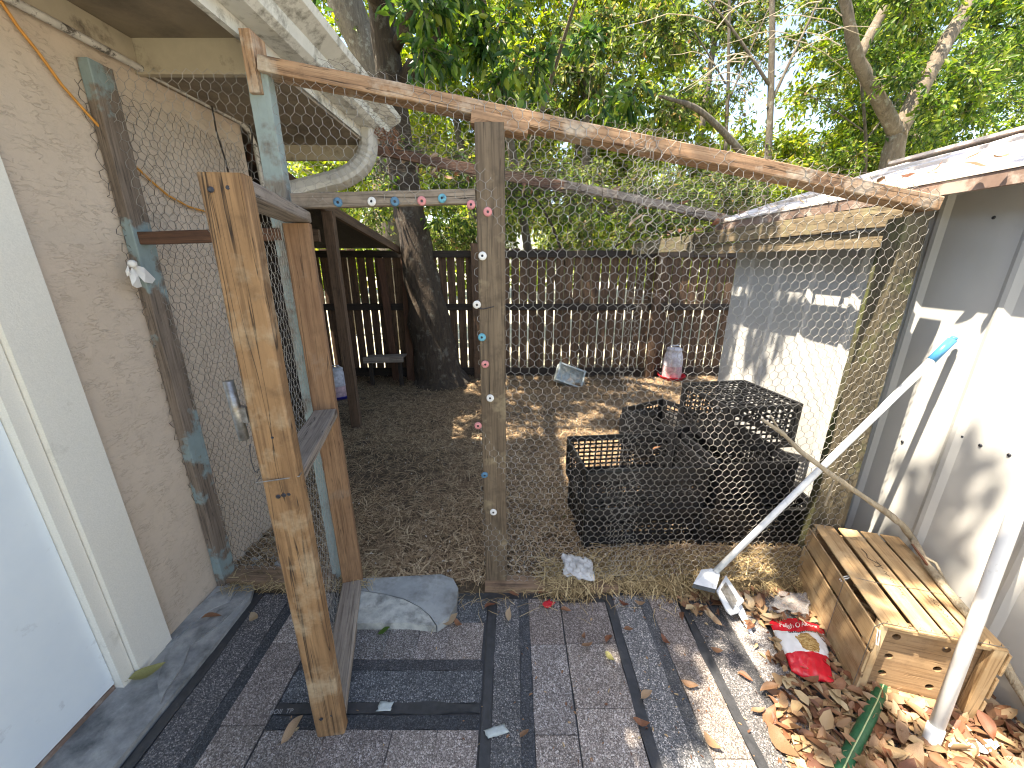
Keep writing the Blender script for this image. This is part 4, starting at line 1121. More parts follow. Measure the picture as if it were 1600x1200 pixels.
MB().lathe(pr, 40, (1.28, 3.12, .01)).build('carcass', M_['rubber'], ty, smooth=True)
m = MB()
for k in range(44):
    th = 2 * math.pi * k / 44
    m.box(Vector((1.28, 3.12, .105)) + Vector((math.cos(th), math.sin(th), 0)) * .318, (.010, .030, .13), Matrix.Rotation(th, 3, 'Z'))
m.build('tread_blocks', M_['rubber'], ty)

_cm = {}
def crate_parts(w, d, h):
    key = (w, d, h)
    if key in _cm: return _cm[key]
    P = []
    def lattice(lx, lz, M, nv, nh):
        m = MB()
        def bx(c, s): m.box(M @ Vector(c), s, M.to_3x3())
        bx((0, 0, lz - .014), (lx, .012, .034)); bx((0, 0, .012), (lx, .010, .024))
        bx((-lx / 2 + .012, 0, lz / 2), (.024, .0105, lz - .03)); bx((lx / 2 - .012, 0, lz / 2), (.024, .0105, lz - .03))
        bx((0, -.004, lz - .03), (lx + .01, .004, .006))
        for i in range(1, nv): bx((-lx / 2 + lx * i / nv, 0, lz / 2), (.0095, .004, lz - .04))
        for i in range(1, nh): bx((0, .0008, .02 + (lz - .045) * i / nh), (lx - .04, .0044, .0105))
        return m
    T = Matrix.Translation
    P.append(('side', lattice(w, h, T((0, -d / 2, 0)), 18 if w > .5 else 12, 7)))
    P.append(('side', lattice(w, h, T((0, d / 2, 0)) @ Matrix.Rotation(math.pi, 4, 'Z'), 18 if w > .5 else 12, 7)))
    P.append(('side', lattice(d - .014, h, T((-w / 2, 0, 0)) @ Matrix.Rotation(R(-90), 4, 'Z'), 12, 7)))
    P.append(('side', lattice(d - .014, h, T((w / 2, 0, 0)) @ Matrix.Rotation(R(90), 4, 'Z'), 12, 7)))
    m = MB(); nx, ny = (16 if w > .5 else 11), 11
    for i in range(nx + 1): m.box((-w / 2 + .01 + (w - .02) * i / nx, 0, .004), (.006, d - .02, .006))
    for i in range(ny + 1): m.box((0, -d / 2 + .01 + (d - .02) * i / ny, .0045), (w - .02, .006, .006))
    P.append(('base', m))
    P = [(n_, m.mesh(n_)) for n_, m in P]
    for _, me in P: me.materials.append(M_['black'])
    _cm[key] = P
    return P
def milk_crate(label, x, y, z, rz, w=.42, d=.42, h=.26, flip=False, tilt=(0, 0)):
    t = thing('plastic_crate', label, 'crate', (x, y, z), 0, 'black slatted plastic crates stacked behind the wire')
    t.matrix_basis = Matrix.Translation((x, y, z)) @ Matrix.Rotation(R(rz), 4, 'Z') @ Matrix.Rotation(R(tilt[0]), 4, 'X') @ Matrix.Rotation(R(tilt[1]), 4, 'Y')
    F = Matrix.Translation((0, 0, h)) @ Matrix.Rotation(math.pi, 4, 'X') if flip else Matrix()
    for nm, me in crate_parts(w, d, h):
        o = bpy.data.objects.new(nm, me); col.objects.link(o); o.parent = t; o.matrix_basis = F
    return t
milk_crate('long black crate at the bottom of the left stack, just behind the wire', .69, 1.925, .02, 4, .64, .41, .24)
milk_crate('open empty black crate on top of the left stack, straw seen through its mesh', .68, 1.935, .262, 6, .65, .42, .235)
milk_crate('black crate nested inside the bottom crate of the left stack', .70, 1.925, .045, 4, .60, .37, .205)
milk_crate('black crate nested inside the bottom crate of the tall right stack', 1.31, 1.925, .045, -2, .58, .36, .215)
milk_crate('black crate nested inside the middle crate of the tall right stack', 1.25, 1.96, .31, 6, .38, .38, .20)
milk_crate('wide black crate at the bottom of the tall right stack', 1.32, 1.915, .02, -2, .62, .40, .25)
milk_crate('black crate in the middle of the tall right stack', 1.25, 1.96, .274, 6, .42, .42, .25)
milk_crate('upturned black crate topping the tall right stack, grid side up', 1.315, 2.115, .53, 8, .425, .44, .25, True)
milk_crate('black crate turned askew between the two stacks behind the wire', 1.06, 2.38, .02, 24, .42, .42, .26)
milk_crate('black crate set on the askew one between the two stacks', 1.04, 2.38, .284, 32, .42, .42, .26, False, (0, 2))

# ================================================================== WOODEN CRATE
cO = Vector((1.248, .994, .012)); cl_ = Vector((.274, .962, 0)).normalized(); cw = Vector((.962, -.274, 0)).normalized()
CL, CW, CH = .53, .335, .315
wc = thing('wooden_crate', 'slatted pine produce crate lying on its side among dry leaves', 'crate', cO)
def cp(l, w, h): return cO + cl_ * l + cw * w + Vector((0, 0, h))
def crslat(nm, a, b, w, t, hint, mat='cratewood', **kw): return board(nm, a, b, w, t, hint, M_[mat], wc, bev=.0015, rough=.0008, **kw)
# left side slats (three)
for i, (h0, h1) in enumerate([(.004, .098), (.103, .197), (.212, .300)]):
    hh = (h0 + h1) / 2
    crslat('slat', cp(-.004, -.004, hh), cp(CL + .004 - .0 * i, -.004, hh + .006), h1 - h0, .007, (0, 0, 1), warp=.003)
# top slats (four)
for i, (w0, w1) in enumerate([(.008, .088), (.101, .176), (.188, .252), (.264, .333)]):
    ww = (w0 + w1) / 2
    crslat('slat', cp(-.004, ww, CH + .004), cp(CL + .004, ww, CH + .012), w1 - w0, .007, cw, warp=.003)
# right side and underside
for h0 in (.05, .155, .26): crslat('slat', cp(-.004, CW + .006, h0), cp(CL, CW + .006, h0), .09, .007, (0, 0, 1))
for w0 in (.06, .17, .28): crslat('slat', cp(.0, w0, -.004), cp(CL, w0, -.004), .10, .007, cw)
# ends: a board with six hand holes, held by cleats
def end_panel(l):
    cu = bpy.data.curves.new('end', 'CURVE'); cu.dimensions = '2D'; cu.fill_mode = 'BOTH'; cu.extrude = .006
    def poly(pts):
        sp = cu.splines.new('POLY'); sp.points.add(len(pts) - 1)
        for q, p in zip(sp.points, pts): q.co = (p[0], p[1], 0, 1)
        sp.use_cyclic_u = True
    poly([(.012, .006), (CW - .012, .006), (CW - .012, CH - .004), (.012, CH - .004)])
    for (a, b) in [(.075, .255), (.075, .165), (.075, .085), (.215, .245), (.215, .155), (.215, .07)]:
        poly([(a + .0125 * math.cos(2 * math.pi * k / 16), b + .0125 * math.sin(2 * math.pi * k / 16)) for k in range(16)])
    o = bpy.data.objects.new('tmp', cu); col.objects.link(o)
    me = bpy.data.meshes.new_from_object(o.evaluated_get(bpy.context.evaluated_depsgraph_get()))
    bpy.data.objects.remove(o); bpy.data.curves.remove(cu); me.materials.clear()
    # local x = width, y = height, z = along; grain runs along z in the material, so swap
    Mloc = Matrix(((cw.x, 0, cl_.x, 0), (cw.y, 0, cl_.y, 0), (0, 1, 0, 0), (0, 0, 0, 1)))
    Mw = Matrix.Translation(cp(l, 0, 0)) @ Mloc
    sw = Matrix(((0, 1, 0, 0), (0, 0, 1, 0), (1, 0, 0, 0), (0, 0, 0, 1)))   # x->z
    me.transform(sw)
    return mk('end_panel', me, M_['crateend'], Mw @ sw.inverted(), wc)
end_panel(.035); end_panel(CL - .03)
crslat('cleat', cp(.012, .014, .004), cp(.012, .014, CH - .002), .022, .024, cw)
crslat('cleat', cp(.012, CW - .018, .0), cp(.012, CW - .018, CH + .002), .034, .030, cw)
crslat('cleat', cp(.012, .028, .014), cp(.012, CW - .036, .014), .024, .026, (0, 0, 1))
crslat('cleat', cp(.014, .028, CH - .009), cp(.014, CW - .036, CH - .009), .016, .022, (0, 0, 1))
crslat('cleat', cp(CL - .012, .014, .004), cp(CL - .012, .014, CH - .002), .022, .024, cw)
crslat('cleat', cp(CL - .012, CW - .018, .0), cp(CL - .012, CW - .018, CH + .002), .034, .030, cw)
# binding wires with a twisted eye
def wz(l, w, h): return cp(l, w, h)
MB().tube([cp(.21, -.010, .01), cp(.21, -.0095, .30), cp(.212, .012, CH + .010), cp(.20, .10, CH + .0135), cp(.205, .20, CH + .0145), cp(.20, CW + .004, CH + .015)], .0011, 4).build('binding_wire', M_['steel'], wc)
MB().tube([cp(.006, -.010, .01), cp(.006, -.0095, .30), cp(.004, .010, CH + .011), cp(.004, .10, CH + .0095), cp(.004, .20, CH + .0095), cp(.004, CW, CH + .0095)], .0012, 4).build('binding_wire', M_['steel'], wc)
for l in (.235, .225): MB().tube([cp(l, -.009, .285), cp(l, .0, .300), cp(l - .004, .03, CH + .009)], .0022, 5).build('wire_loop', M_['pipe'], wc)
MB().tube([cp(-.006, -.006, .30), cp(-.012, -.006, .27), cp(-.014, -.002, .245), cp(-.010, .006, .24), cp(-.008, .004, .27), cp(-.006, .0, .30)], .0016, 5).build('wire_loop', M_['pipe'], wc)
st = MB()
for k in range(11):
    w = .02 + k * .030; st.tube([cp(.008, w, CH + .009), cp(.016, w + .006, CH + .0095)], .0009, 3)
st.build('staples', M_['screw'], wc)
# marker scrawl on the slats
def scrawl(w, l0, l1, amp, n, seed, hz=.0092, rad=.0009):
    g = random.Random(seed); m = MB(); l = l0
    while l < l1:
        L = g.uniform(.012, .03); k = g.randrange(3); z = CH + hz + .004 * (l / CL * 2)
        pts = []
        for j in range(6):
            t = j / 5
            a = (math.sin(t * 6.28 * (1 + k * .5) + k) * amp * g.uniform(.6, 1.1))
            pts.append(cp(l + L * t, w + a, z))
        m.tube(pts, rad, 4); l += L + g.uniform(.004, .012)
    return m
m = scrawl(.150, .16, .34, .006, 6, 3, .0085); m.build('handwriting', M_['ink'], wc)
m = scrawl(.235, .06, .18, .006, 6, 5, .0085); m.build('handwriting', M_['ink'], wc)
MB().tube([cp(.40, .10 + .03, CH + .0145), cp(.37, .135, CH + .0140), cp(.345, .125, CH + .0138), cp(.33, .14, CH + .0135), cp(.31, .155, CH + .0132), cp(.30, .14, CH + .013), cp(.302, .128, CH + .013)], .0014, 5).build('handwriting', M_['ink'], wc)

# ================================================================== POLES, BRANCH, HOSE
mp = thing('duster_pole', 'white pole with light blue tip and plastic head, leaning on the shed wall', 'mop', G(1100, 905))
A = atY(1118, 893, 1.425); Bp_ = Vector((1.685, 1.452, 1.218)); 
q = A.lerp(Bp_, .925)
MB().tube([A, A.lerp(Bp_, .3), A.lerp(Bp_, .6), q], .0135, 14).build('pole', M_['whiteplastic'], mp, smooth=True)
MB().tube([q, Bp_], .0150, 14).build('blue_tip', M_['bluecap'], mp, smooth=True)
MB().tube([Bp_, Bp_ + (Bp_ - A).normalized() * .012], .0105, 12).build('tip_plug', M_['bluecap'], mp, smooth=True)
# head: a flared socket onto a wedge foot with a foam pad
def q4(P4a, P4b):
    vs = list(P4a) + list(P4b)
    return vs, [(0, 1, 2, 3), (7, 6, 5, 4), (0, 4, 5, 1), (1, 5, 6, 2), (2, 6, 7, 3), (3, 7, 4, 0)]
F0 = [atY(1083, 912, 1.36), atY(1119, 921, 1.34), atY(1123, 896, 1.42), atY(1096, 890, 1.44)]
top = [A + Vector((-.016, -.014, .0)), A + Vector((.014, -.014, -.004)), A + Vector((.014, .014, 0)), A + Vector((-.014, .014, .004))]
m = MB(); vs, fs = q4(F0, top); m.add(vs, [f[::-1] for f in fs]); m.build('head', M_['whiteplastic'], mp)
m = MB(); low = [p + Vector((0, .004, -.026)) for p in F0]; vs, fs = q4([p + Vector((0, 0, -.0015)) for p in F0], low); m.add(vs, fs)
side = [atY(1083, 912, 1.36), atY(1096, 890, 1.44), atY(1092, 889, 1.445), atY(1077, 908, 1.37)]
m.build('foam_pad', M_['grey_foam'], mp)
def plate(name, pts, th, mat, par, hs=None):
    P = [G(*p[:2], p[2]) for p in pts]; n = len(P)
    vs = P + [p + Vector((0, 0, th)) for p in P]
    fs = [tuple(range(n)), tuple(range(2 * n - 1, n - 1, -1))] + [(i, n + i, n + (i + 1) % n, (i + 1) % n) for i in range(n)]
    return MB().add(vs, fs).build(name, mat, par)
plate('flap', [(1119, 925, .085), (1134, 901, .09), (1160, 940, .07), (1154, 958, .06), (1142, 962, .055), (1134, 955, .06)], .008, M_['whiteplastic'], mp)
plate('flap_recess', [(1126, 921, .096), (1134, 910, .10), (1152, 939, .082), (1145, 953, .072)], .003, M_['steel'], mp)
plate('clip', [(1150, 944, .085), (1159, 936, .088), (1162, 941, .085), (1154, 949, .082)], .010, M_['whiteplastic'], mp)
plate('blade', [(1152, 957, .055), (1158, 944, .06), (1170, 972, .030), (1176, 992, .015), (1170, 988, .018)], .005, M_['whiteplastic'], mp)

wpz = thing('white_pole', 'thick white plastic pipe leaning on the shed wall in front of the wooden crate', 'pipe', G(1450, 1172))
a = G(1451, 1168, .012); b = atX(1602, 762, 1.575); d = (b - a); 
e = a + d * ((XS - .045 - a.x) / d.x)
MB().tube([a, a.lerp(e, .06)], [.0215, .021], 18).build('pipe_end', M_['whiteplastic'], wpz, smooth=True)
MB().tube([a.lerp(e, .06), a.lerp(e, .5), e], .0185, 18).build('pipe', M_['pipe'], wpz, smooth=True)

br = thing('fallen_branch', 'bare grey branch leaning across the wooden crate and over the pole', 'branch', G(1600, 1130))
P = [atY(1192, 656, 1.34), atY(1222, 678, 1.345), atY(1250, 703, 1.35), atY(1292, 737, 1.36), atY(1335, 768, 1.37), atY(1380, 796, 1.37), atY(1408, 818, 1.34), G(1425, 842, .385), G(1448, 880, .365), G(1482, 925, .352), G(1520, 970, .345), G(1560, 1020, .26), atX(1602, 1092, 1.695), atX(1650, 1170, 1.69)]
P = [p + Vector((0, 0, .004 * math.sin(i * 2.1))) for i, p in enumerate(P)]
Q = []
for i in range(len(P) - 1):
    for j in range(4): Q.append(P[i].lerp(P[i + 1], j / 4))
Q.append(P[-1]); rr = [.0065 + .0075 * min(1, i / 26) for i in range(len(Q))]
MB().tube(Q, rr, 9, True, 0, None, .3).build('stem', M_['stick'], br, smooth=True)
MB().tube([atY(1222, 680, 1.345), atY(1213, 665, 1.34), atY(1205, 650, 1.33)], [.005, .004, .003], 6).build('side_twig', M_['stick'], br, smooth=True)
MB().tube([atX(1440, 868, 1.64), atX(1462, 880, 1.67), atX(1475, 905, 1.675), atX(1490, 930, 1.68)], [.006, .006, .005, .003], 6, True, 0, None, .3).build('side_twig', M_['stick'], br, smooth=True)
MB().tube([atX(1478, 925, 1.655), atX(1440, 870, 1.62), atX(1425, 850, 1.60)], [.004, .005, .003], 6, True, 0, None, .3).build('bark_strip', M_['deaddark'], br, smooth=True)
t = thing('twig', 'short pale stick wedged in the wire beside the mossy corner post', 'stick', atY(1290, 790, 1.46))
MB().tube([atY(1289, 790, 1.46), atY(1296, 770, 1.46), atY(1303, 752, 1.465)], .0052, 6).build('stem', M_['stick'], t)
MB().tube([atY(1330, 697, 1.46), atY(1352, 684, 1.46)], .0018, 5).build('stem', M_['stick'], t)

hs = thing('garden_hose', 'length of green garden hose running out from under the wooden crate', 'hose', G(1340, 1150))
P = [cp(.10, .12, .008), cp(.05, .105, .012), G(1367, 1100, .028), G(1356, 1122, .034), G(1342, 1150, .032), G(1326, 1180, .032), G(1312, 1210, .032), G(1300, 1250, .032)]
Q = []
for i in range(len(P) - 1):
    for j in range(3): Q.append(P[i].lerp(P[i + 1], j / 3))
MB().tube(Q, .0205, 14).build('hose', M_['hose'], hs, smooth=True)
MB().tube([q + Vector((.004, .0, .0198)) for q in Q], .0022, 5).build('stripe', M_['hosestripe'], hs, smooth=True)

# ================================================================== LITTER AND WRAPPERS
def sheet(name, label, cat, o, u, v, nu, nv, amp, mat, th=0.002, seed=0, bulge=0, fold=0, edge=.12, kindM=None):
    o = Vector(o); u = Vector(u); v = Vector(v); nrm = u.cross(v).normalized()
    if nrm.z < 0: nrm = -nrm
    vs = []; 
    for j in range(nv + 1):
        for i in range(nu + 1):
            a, b = i / nu, j / nv
            s = Vector((a * 3.1 + seed, b * 3.1, seed * 2.3))
            ea = edge * (mnoise.noise(s * 1.7)) * (1 if i in (0, nu) or j in (0, nv) else .4)
            h = amp * (abs(mnoise.noise(s * 1.3)) * 1.6 + .5 * abs(mnoise.noise(s * 3.1)) + .25 * mnoise.noise(s * 7)) + bulge * (math.sin(math.pi * a) * math.sin(math.pi * b)) ** .6
            h += fold * math.sin(a * 9 + seed)
            vs.append(o + u * (a + ea) + v * (b + edge * mnoise.noise(s * 1.9 + Vector((5, 5, 5)))) + nrm * (h + .001))
    fs = [(j * (nu + 1) + i, j * (nu + 1) + i + 1, (j + 1) * (nu + 1) + i + 1, (j + 1) * (nu + 1) + i) for j in range(nv) for i in range(nu)]
    ob = MB().add(vs, fs).build(name, mat, smooth=True)
    me = ob.data
    uvl = me.uv_layers.new(name='UVMap')
    for pl in me.polygons:
        for li in pl.loop_indices:
            vi = me.loops[li].vertex_index; uvl.data[li].uv = ((vi % (nu + 1)) / nu, (vi // (nu + 1)) / nv)
    sd = ob.modifiers.new('thick', 'SOLIDIFY'); sd.thickness = th
    return tag(ob, label, cat)
a = G(870, 880, .06); b = G(925, 912, .05)
sheet('plastic_bag', 'crumpled translucent white plastic bag caught at the foot of the wire', 'plastic bag', G(880, 900, .06), G(928, 910, .05) - G(880, 900, .06) , G(878, 866, .10) - G(880, 900, .06), 16, 12, .016, M_['film'], .0012, 4, .012)
sheet('plastic_bag_scrap', 'pointed tail of translucent plastic below the crumpled bag', 'plastic scrap', G(893, 918, .02), G(915, 912, .02) - G(893, 918, .02), G(905, 895, .05) - G(893, 918, .02), 6, 8, .012, M_['film'], .0012, 8)
sheet('paper_scrap', 'crumpled white paper strip on the leaves at the foot of the white pole', 'paper', G(1478, 1168, .03), G(1552, 1180, .03) - G(1478, 1168, .03), G(1495, 1155, .03) - G(1478, 1172, .03), 16, 5, .014, M_['tissue'], .001, 3)
sheet('clear_wrapper', 'crumpled clear plastic wrapper at the top of the red snack bag', 'wrapper', G(1200, 958, .035), G(1262, 962, .035) - G(1200, 958, .035), G(1212, 928, .03) - G(1200, 958, .035), 14, 10, .026, M_['clear'], .0008, 6)
sheet('small_wrapper', 'small pale blue plastic packet lying on the shingles right of the gate foot', 'wrapper', G(755, 1142, .014), G(787, 1132, .014) - G(755, 1142, .014), G(763, 1155, .014) - G(755, 1142, .014), 8, 5, .006, M_['tub'], .001, 9, .006, edge=.05)
sheet('small_wrapper', 'scrap of clear plastic stuck on the black tar strip beside the gate foot', 'wrapper', G(588, 1112, .014), G(610, 1112, .014) - G(588, 1112, .014), G(598, 1098, .014) - G(592, 1113, .014), 5, 5, .006, M_['tub'], .001, 12, .002)
sheet('candy_wrapper', 'tiny red wrapper on the shingles below the sill', 'wrapper', G(846, 946, .015), G(858, 938, .015) - G(846, 946, .015), G(856, 952, .015) - G(846, 946, .015), 6, 5, .008, M_['red'], .001, 15)
# tissue stuck on the blue wall board
ts = thing('tissue', 'white twisted tissue stuck on the old blue board against the stucco wall', 'tissue', atX(215, 430, XW + .045))
def T_(a, b, o=.05): return atX(a, b, XW + o)
m = MB(); m.lathe([(0, .0), (.012, .004), (.015, .014), (.008, .024), (0, .026)], 10, T_(203, 415), Matrix.Rotation(R(60), 3, 'Y')); m.build('knot', M_['tissue'], ts, smooth=True)
for k, pts in enumerate([[(205, 412), (225, 418), (243, 436), (238, 443), (226, 441), (214, 428)], [(206, 416), (216, 430), (222, 448), (214, 450), (207, 446), (202, 430)], [(200, 414), (205, 428), (199, 432), (196, 424)]]):
    P = [T_(x, y, .052 + .006 * k + .006 * math.sin(i * 2)) for i, (x, y) in enumerate(pts)]
    c = sum(P, Vector()) / len(P) + Vector((.008, -.004, 0)); n = len(P)
    vs = P + [c] + [p + Vector((-.003, .002, 0)) for p in P]
    fs = [(i, (i + 1) % n, n) for i in range(n)] + [(i, n + 1 + i, n + 1 + (i + 1) % n, (i + 1) % n) for i in range(n)] + [tuple(n + 1 + i for i in range(n))[::-1]]
    MB().add(vs, fs).build('flap', M_['tissue'], ts)

# red snack bag
def bagmat():
    m, nt, b, out = newmat('red_and_white_printed_bag'); n = N(nt)
    tc = n.new('ShaderNodeTexCoord'); sp = n.new('ShaderNodeSeparateXYZ'); n.put(sp.inputs[0], tc.outputs['UV'])
    U, V = sp.outputs[0], sp.outputs[1]
    wv = n.math('MULTIPLY', n.math('SINE', n.math('MULTIPLY', U, 5.5)), .05)
    top = n.math('GREATER_THAN', n.math('ADD', V, wv), .76)
    bottom = n.math('LESS_THAN', n.math('SUBTRACT', V, n.math('MULTIPLY', n.math('SUBTRACT', U, .5), .10)), .34)
    # ribbon under the top band
    rb = n.math('LESS_THAN', n.math('ABSOLUTE', n.math('SUBTRACT', n.math('ADD', V, wv), .745)), .018)
    rb = n.math('MULTIPLY', rb, n.math('GREATER_THAN', U, .25)); rb = n.math('MULTIPLY', rb, n.math('LESS_THAN', U, .84))
    mp = n.new('ShaderNodeMapping'); n.put(mp.inputs[0], tc.outputs['UV']); mp.inputs['Scale'].default_value = (1.5, 1.9, 1); mp.inputs['Location'].default_value = (-.87, -1.0, 0)
    ln = n.new('ShaderNodeVectorMath', operation='LENGTH'); n.put(ln.inputs[0], mp.outputs[0])
    w2 = n.new('ShaderNodeMapping'); n.put(w2.inputs[0], tc.outputs['UV']); w2.inputs['Scale'].default_value = (12, 55, 1); w2.inputs['Rotation'].default_value = (0, 0, .5)
    f = n.noise(w2.outputs[0], 1.0, 3, .5, 1.5)
    food = n.ramp(f, [(.3, (.12, .06, .02)), (.5, (.45, .27, .09)), (.7, (.75, .60, .30))])
    msk = n.math('LESS_THAN', n.math('ADD', ln.outputs['Value'], n.math('MULTIPLY', n.noise(tc.outputs['UV'], 9, 2), .22)), .44)
    c = n.mix(msk, (.78, .79, .80), food)
    f3 = n.noise(tc.outputs['UV'], 5, 3)
    red = n.ramp(f3, [(.35, (.66, .02, .035)), (.7, (.5, .012, .028))])
    c = n.mix(top, c, red); c = n.mix(bottom, c, red)
    c = n.mix(rb, c, (.03, .02, .03))
    dot = n.math('LESS_THAN', n.math('ABSOLUTE', n.math('SUBTRACT', n.math('FRACT', n.math('MULTIPLY', U, 24)), .5)), .22)
    dl = n.math('LESS_THAN', n.math('ABSOLUTE', n.math('SUBTRACT', n.math('ADD', V, wv), .745)), .008)
    dm = n.math('MULTIPLY', n.math('MULTIPLY', dot, dl), rb)
    c = n.mix(dm, c, (.75, .75, .75))
    nt.links.new(c, b.inputs['Base Color']); b.inputs['Roughness'].default_value = .22
    return m
qc = [G(1236, 1050, .03), G(1303, 1066, .03), G(1286, 980, .03), G(1199, 968, .03)]
def bq(a_, b_): return qc[0] * (1 - a_) * (1 - b_) + qc[1] * a_ * (1 - b_) + qc[2] * a_ * b_ + qc[3] * (1 - a_) * b_
nu, nv = 26, 30; vs = []
for j in range(nv + 1):
    for i in range(nu + 1):
        a_, b_ = i / nu, j / nv; s_ = Vector((a_ * 3 + 21, b_ * 3, 4.2))
        p = bq(a_ + .03 * mnoise.noise(s_), b_ + .03 * mnoise.noise(s_ * 1.3) + (.09 * math.sin(math.pi * a_) if b_ > .8 else 0) * (b_ - .8) * 5 - .07 * math.sin(math.pi * a_) * max(0, .3 - b_) * 3)
        h = .030 * (math.sin(math.pi * a_) * math.sin(math.pi * min(1, b_ * 1.05))) ** .6 if 0 < a_ < 1 and 0 < b_ < .95 else 0
        h += .010 * abs(mnoise.noise(s_ * 2.1)) + .006 * abs(mnoise.noise(s_ * 5))
        vs.append(p + Vector((0, 0, h)))
fs = [(j * (nu + 1) + i, j * (nu + 1) + i + 1, (j + 1) * (nu + 1) + i + 1, (j + 1) * (nu + 1) + i) for j in range(nv) for i in range(nu)]
bag = MB().add(vs, fs).build('snack_bag', bagmat(), smooth=True)
uvl = bag.data.uv_layers.new(name='UVMap')
for pl in bag.data.polygons:
    for li in pl.loop_indices:
        vi = bag.data.loops[li].vertex_index; uvl.data[li].uv = ((vi % (nu + 1)) / nu, (vi // (nu + 1)) / nv)
sd = bag.modifiers.new('thick', 'SOLIDIFY'); sd.thickness = .001
tag(bag, 'empty red and white printed snack bag lying beside the wooden crate', 'snack bag')
tx = text_mesh('lettering', 'Feligh O Albers', .16, M_['inkwhite'], Matrix(), None, .0, .25, .88)
for v in tx.data.vertices:
    a_ = min(.98, max(.02, .5 + v.co.x * .86)); b_ = .885 + v.co.y * .85 + .05 * math.sin(a_ * 5.5) * -1
    b_ = min(.985, max(.02, b_))
    fi, fj = a_ * nu, b_ * nv; i, j = min(nu - 1, int(fi)), min(nv - 1, int(fj)); fi -= i; fj -= j
    g00, g10, g11, g01 = vs[j * (nu + 1) + i], vs[j * (nu + 1) + i + 1], vs[(j + 1) * (nu + 1) + i + 1], vs[(j + 1) * (nu + 1) + i]
    v.co = g00 * (1 - fi) * (1 - fj) + g10 * fi * (1 - fj) + g11 * fi * fj + g01 * (1 - fi) * fj + Vector((0, 0, .0022))
tx.data.transform(wmat(bag).inverted()); tx.parent = bag; tx.matrix_basis = Matrix()

# ================================================================== DRY LEAVES
def dead_mesh(seed):
    g = random.Random(seed); n = 6; L = 1.0; Wd = g.uniform(.36, .50); cu = g.uniform(-.5, .6); rl = g.uniform(.1, .5)
    vs = []
    for i in range(n + 1):
        t = i / n; w = Wd * .5 * (math.sin(math.pi * min(1, t * 1.02) ** .85) ** .8) + (.004 if i in (0, n) else 0)
        z = cu * (t - .5) ** 2 * 1.2 + .03 * math.sin(t * 7 + seed)
        y = .07 * math.sin(t * 4 + seed)
        for s in (-1, -.5, 0, .5, 1):
            vs.append(((t - .5) * L, y + w * s, z + rl * w * abs(s) ** 1.3 + g.uniform(-.008, .008) * abs(s)))
    fs = [(i * 5 + k, (i + 1) * 5 + k, (i + 1) * 5 + k + 1, i * 5 + k + 1) for i in range(n) for k in range(4)]
    # stalk
    b = len(vs); vs += [(-.5, -.008, vs[2][2]), (-.5, .008, vs[2][2]), (-.64, .03, vs[2][2] + .03), (-.64, .022, vs[2][2] + .035)]
    fs.append((b, b + 1, b + 2, b + 3))
    me = bpy.data.meshes.new('dry_leaf'); me.from_pydata(vs, [], fs)
    me.polygons.foreach_set('use_smooth', [True] * len(me.polygons))
    return me
DM = []
for k in range(9):
    me = dead_mesh(k); me.materials.append(M_['dead'] if k < 6 else M_['deaddark']); DM.append(me)
def dryleaf(p, size, label, group, tilt=.35, mi=None, rz=None, mat=None):
    me = DM[mi if mi is not None else rnd.randrange(9)]
    o = bpy.data.objects.new('dry_leaf', me); col.objects.link(o)
    o.matrix_basis = Matrix.Translation(Vector(p)) @ Matrix.Rotation(rnd.uniform(0, 6.28) if rz is None else rz, 4, 'Z') @ Matrix.Rotation(rnd.uniform(-tilt, tilt), 4, 'X') @ Matrix.Rotation(rnd.uniform(-tilt, tilt), 4, 'Y') @ Matrix.Scale(size, 4)
    return tag(o, label, 'dry leaf', group)
def crate_hit(x, y, pad=.0):
    d = Vector((x, y, 0)) - cO; l = d.dot(cl_); w = d.dot(cw)
    return -pad < l < CL + pad and -pad < w < CW + pad
LG = 'dry brown leaves littering the ground around the wooden crate'
n = 0; g_ = random.Random(8)
while n < 165:
    a = g_.uniform(1130, 1640); b = g_.uniform(900, 1230)
    # litter lies thick in the lower right corner and in a tongue by the wire
    left = 1150 + (b - 900) * .30 if b > 960 else 1045
    if a < left + g_.uniform(-25, 60): continue
    p = G(a, b, 0)
    if p.x > XS - .03 or crate_hit(p.x, p.y, -.01) or (1192 < a < 1312 and 935 < b < 1072 and a - 1192 > (b - 940) * .30): continue
    layer = g_.random()
    o = dryleaf((p.x, p.y, .020 + layer * .030), g_.uniform(.05, .095), 'dry brown leaf in the litter around the wooden crate', LG, .5)
    n += 1
n = 0
while n < 32:
    a = g_.uniform(1030, 1230); b = g_.uniform(893, 985)
    if a - 1030 < (b - 893) * .9 - 10: continue
    p = G(a, b); dryleaf((p.x, p.y, .022 + g_.random() * .03), g_.uniform(.05, .085), 'dry leaf in the drift around the duster head', 'dry leaves drifted around the duster head', .5); n += 1
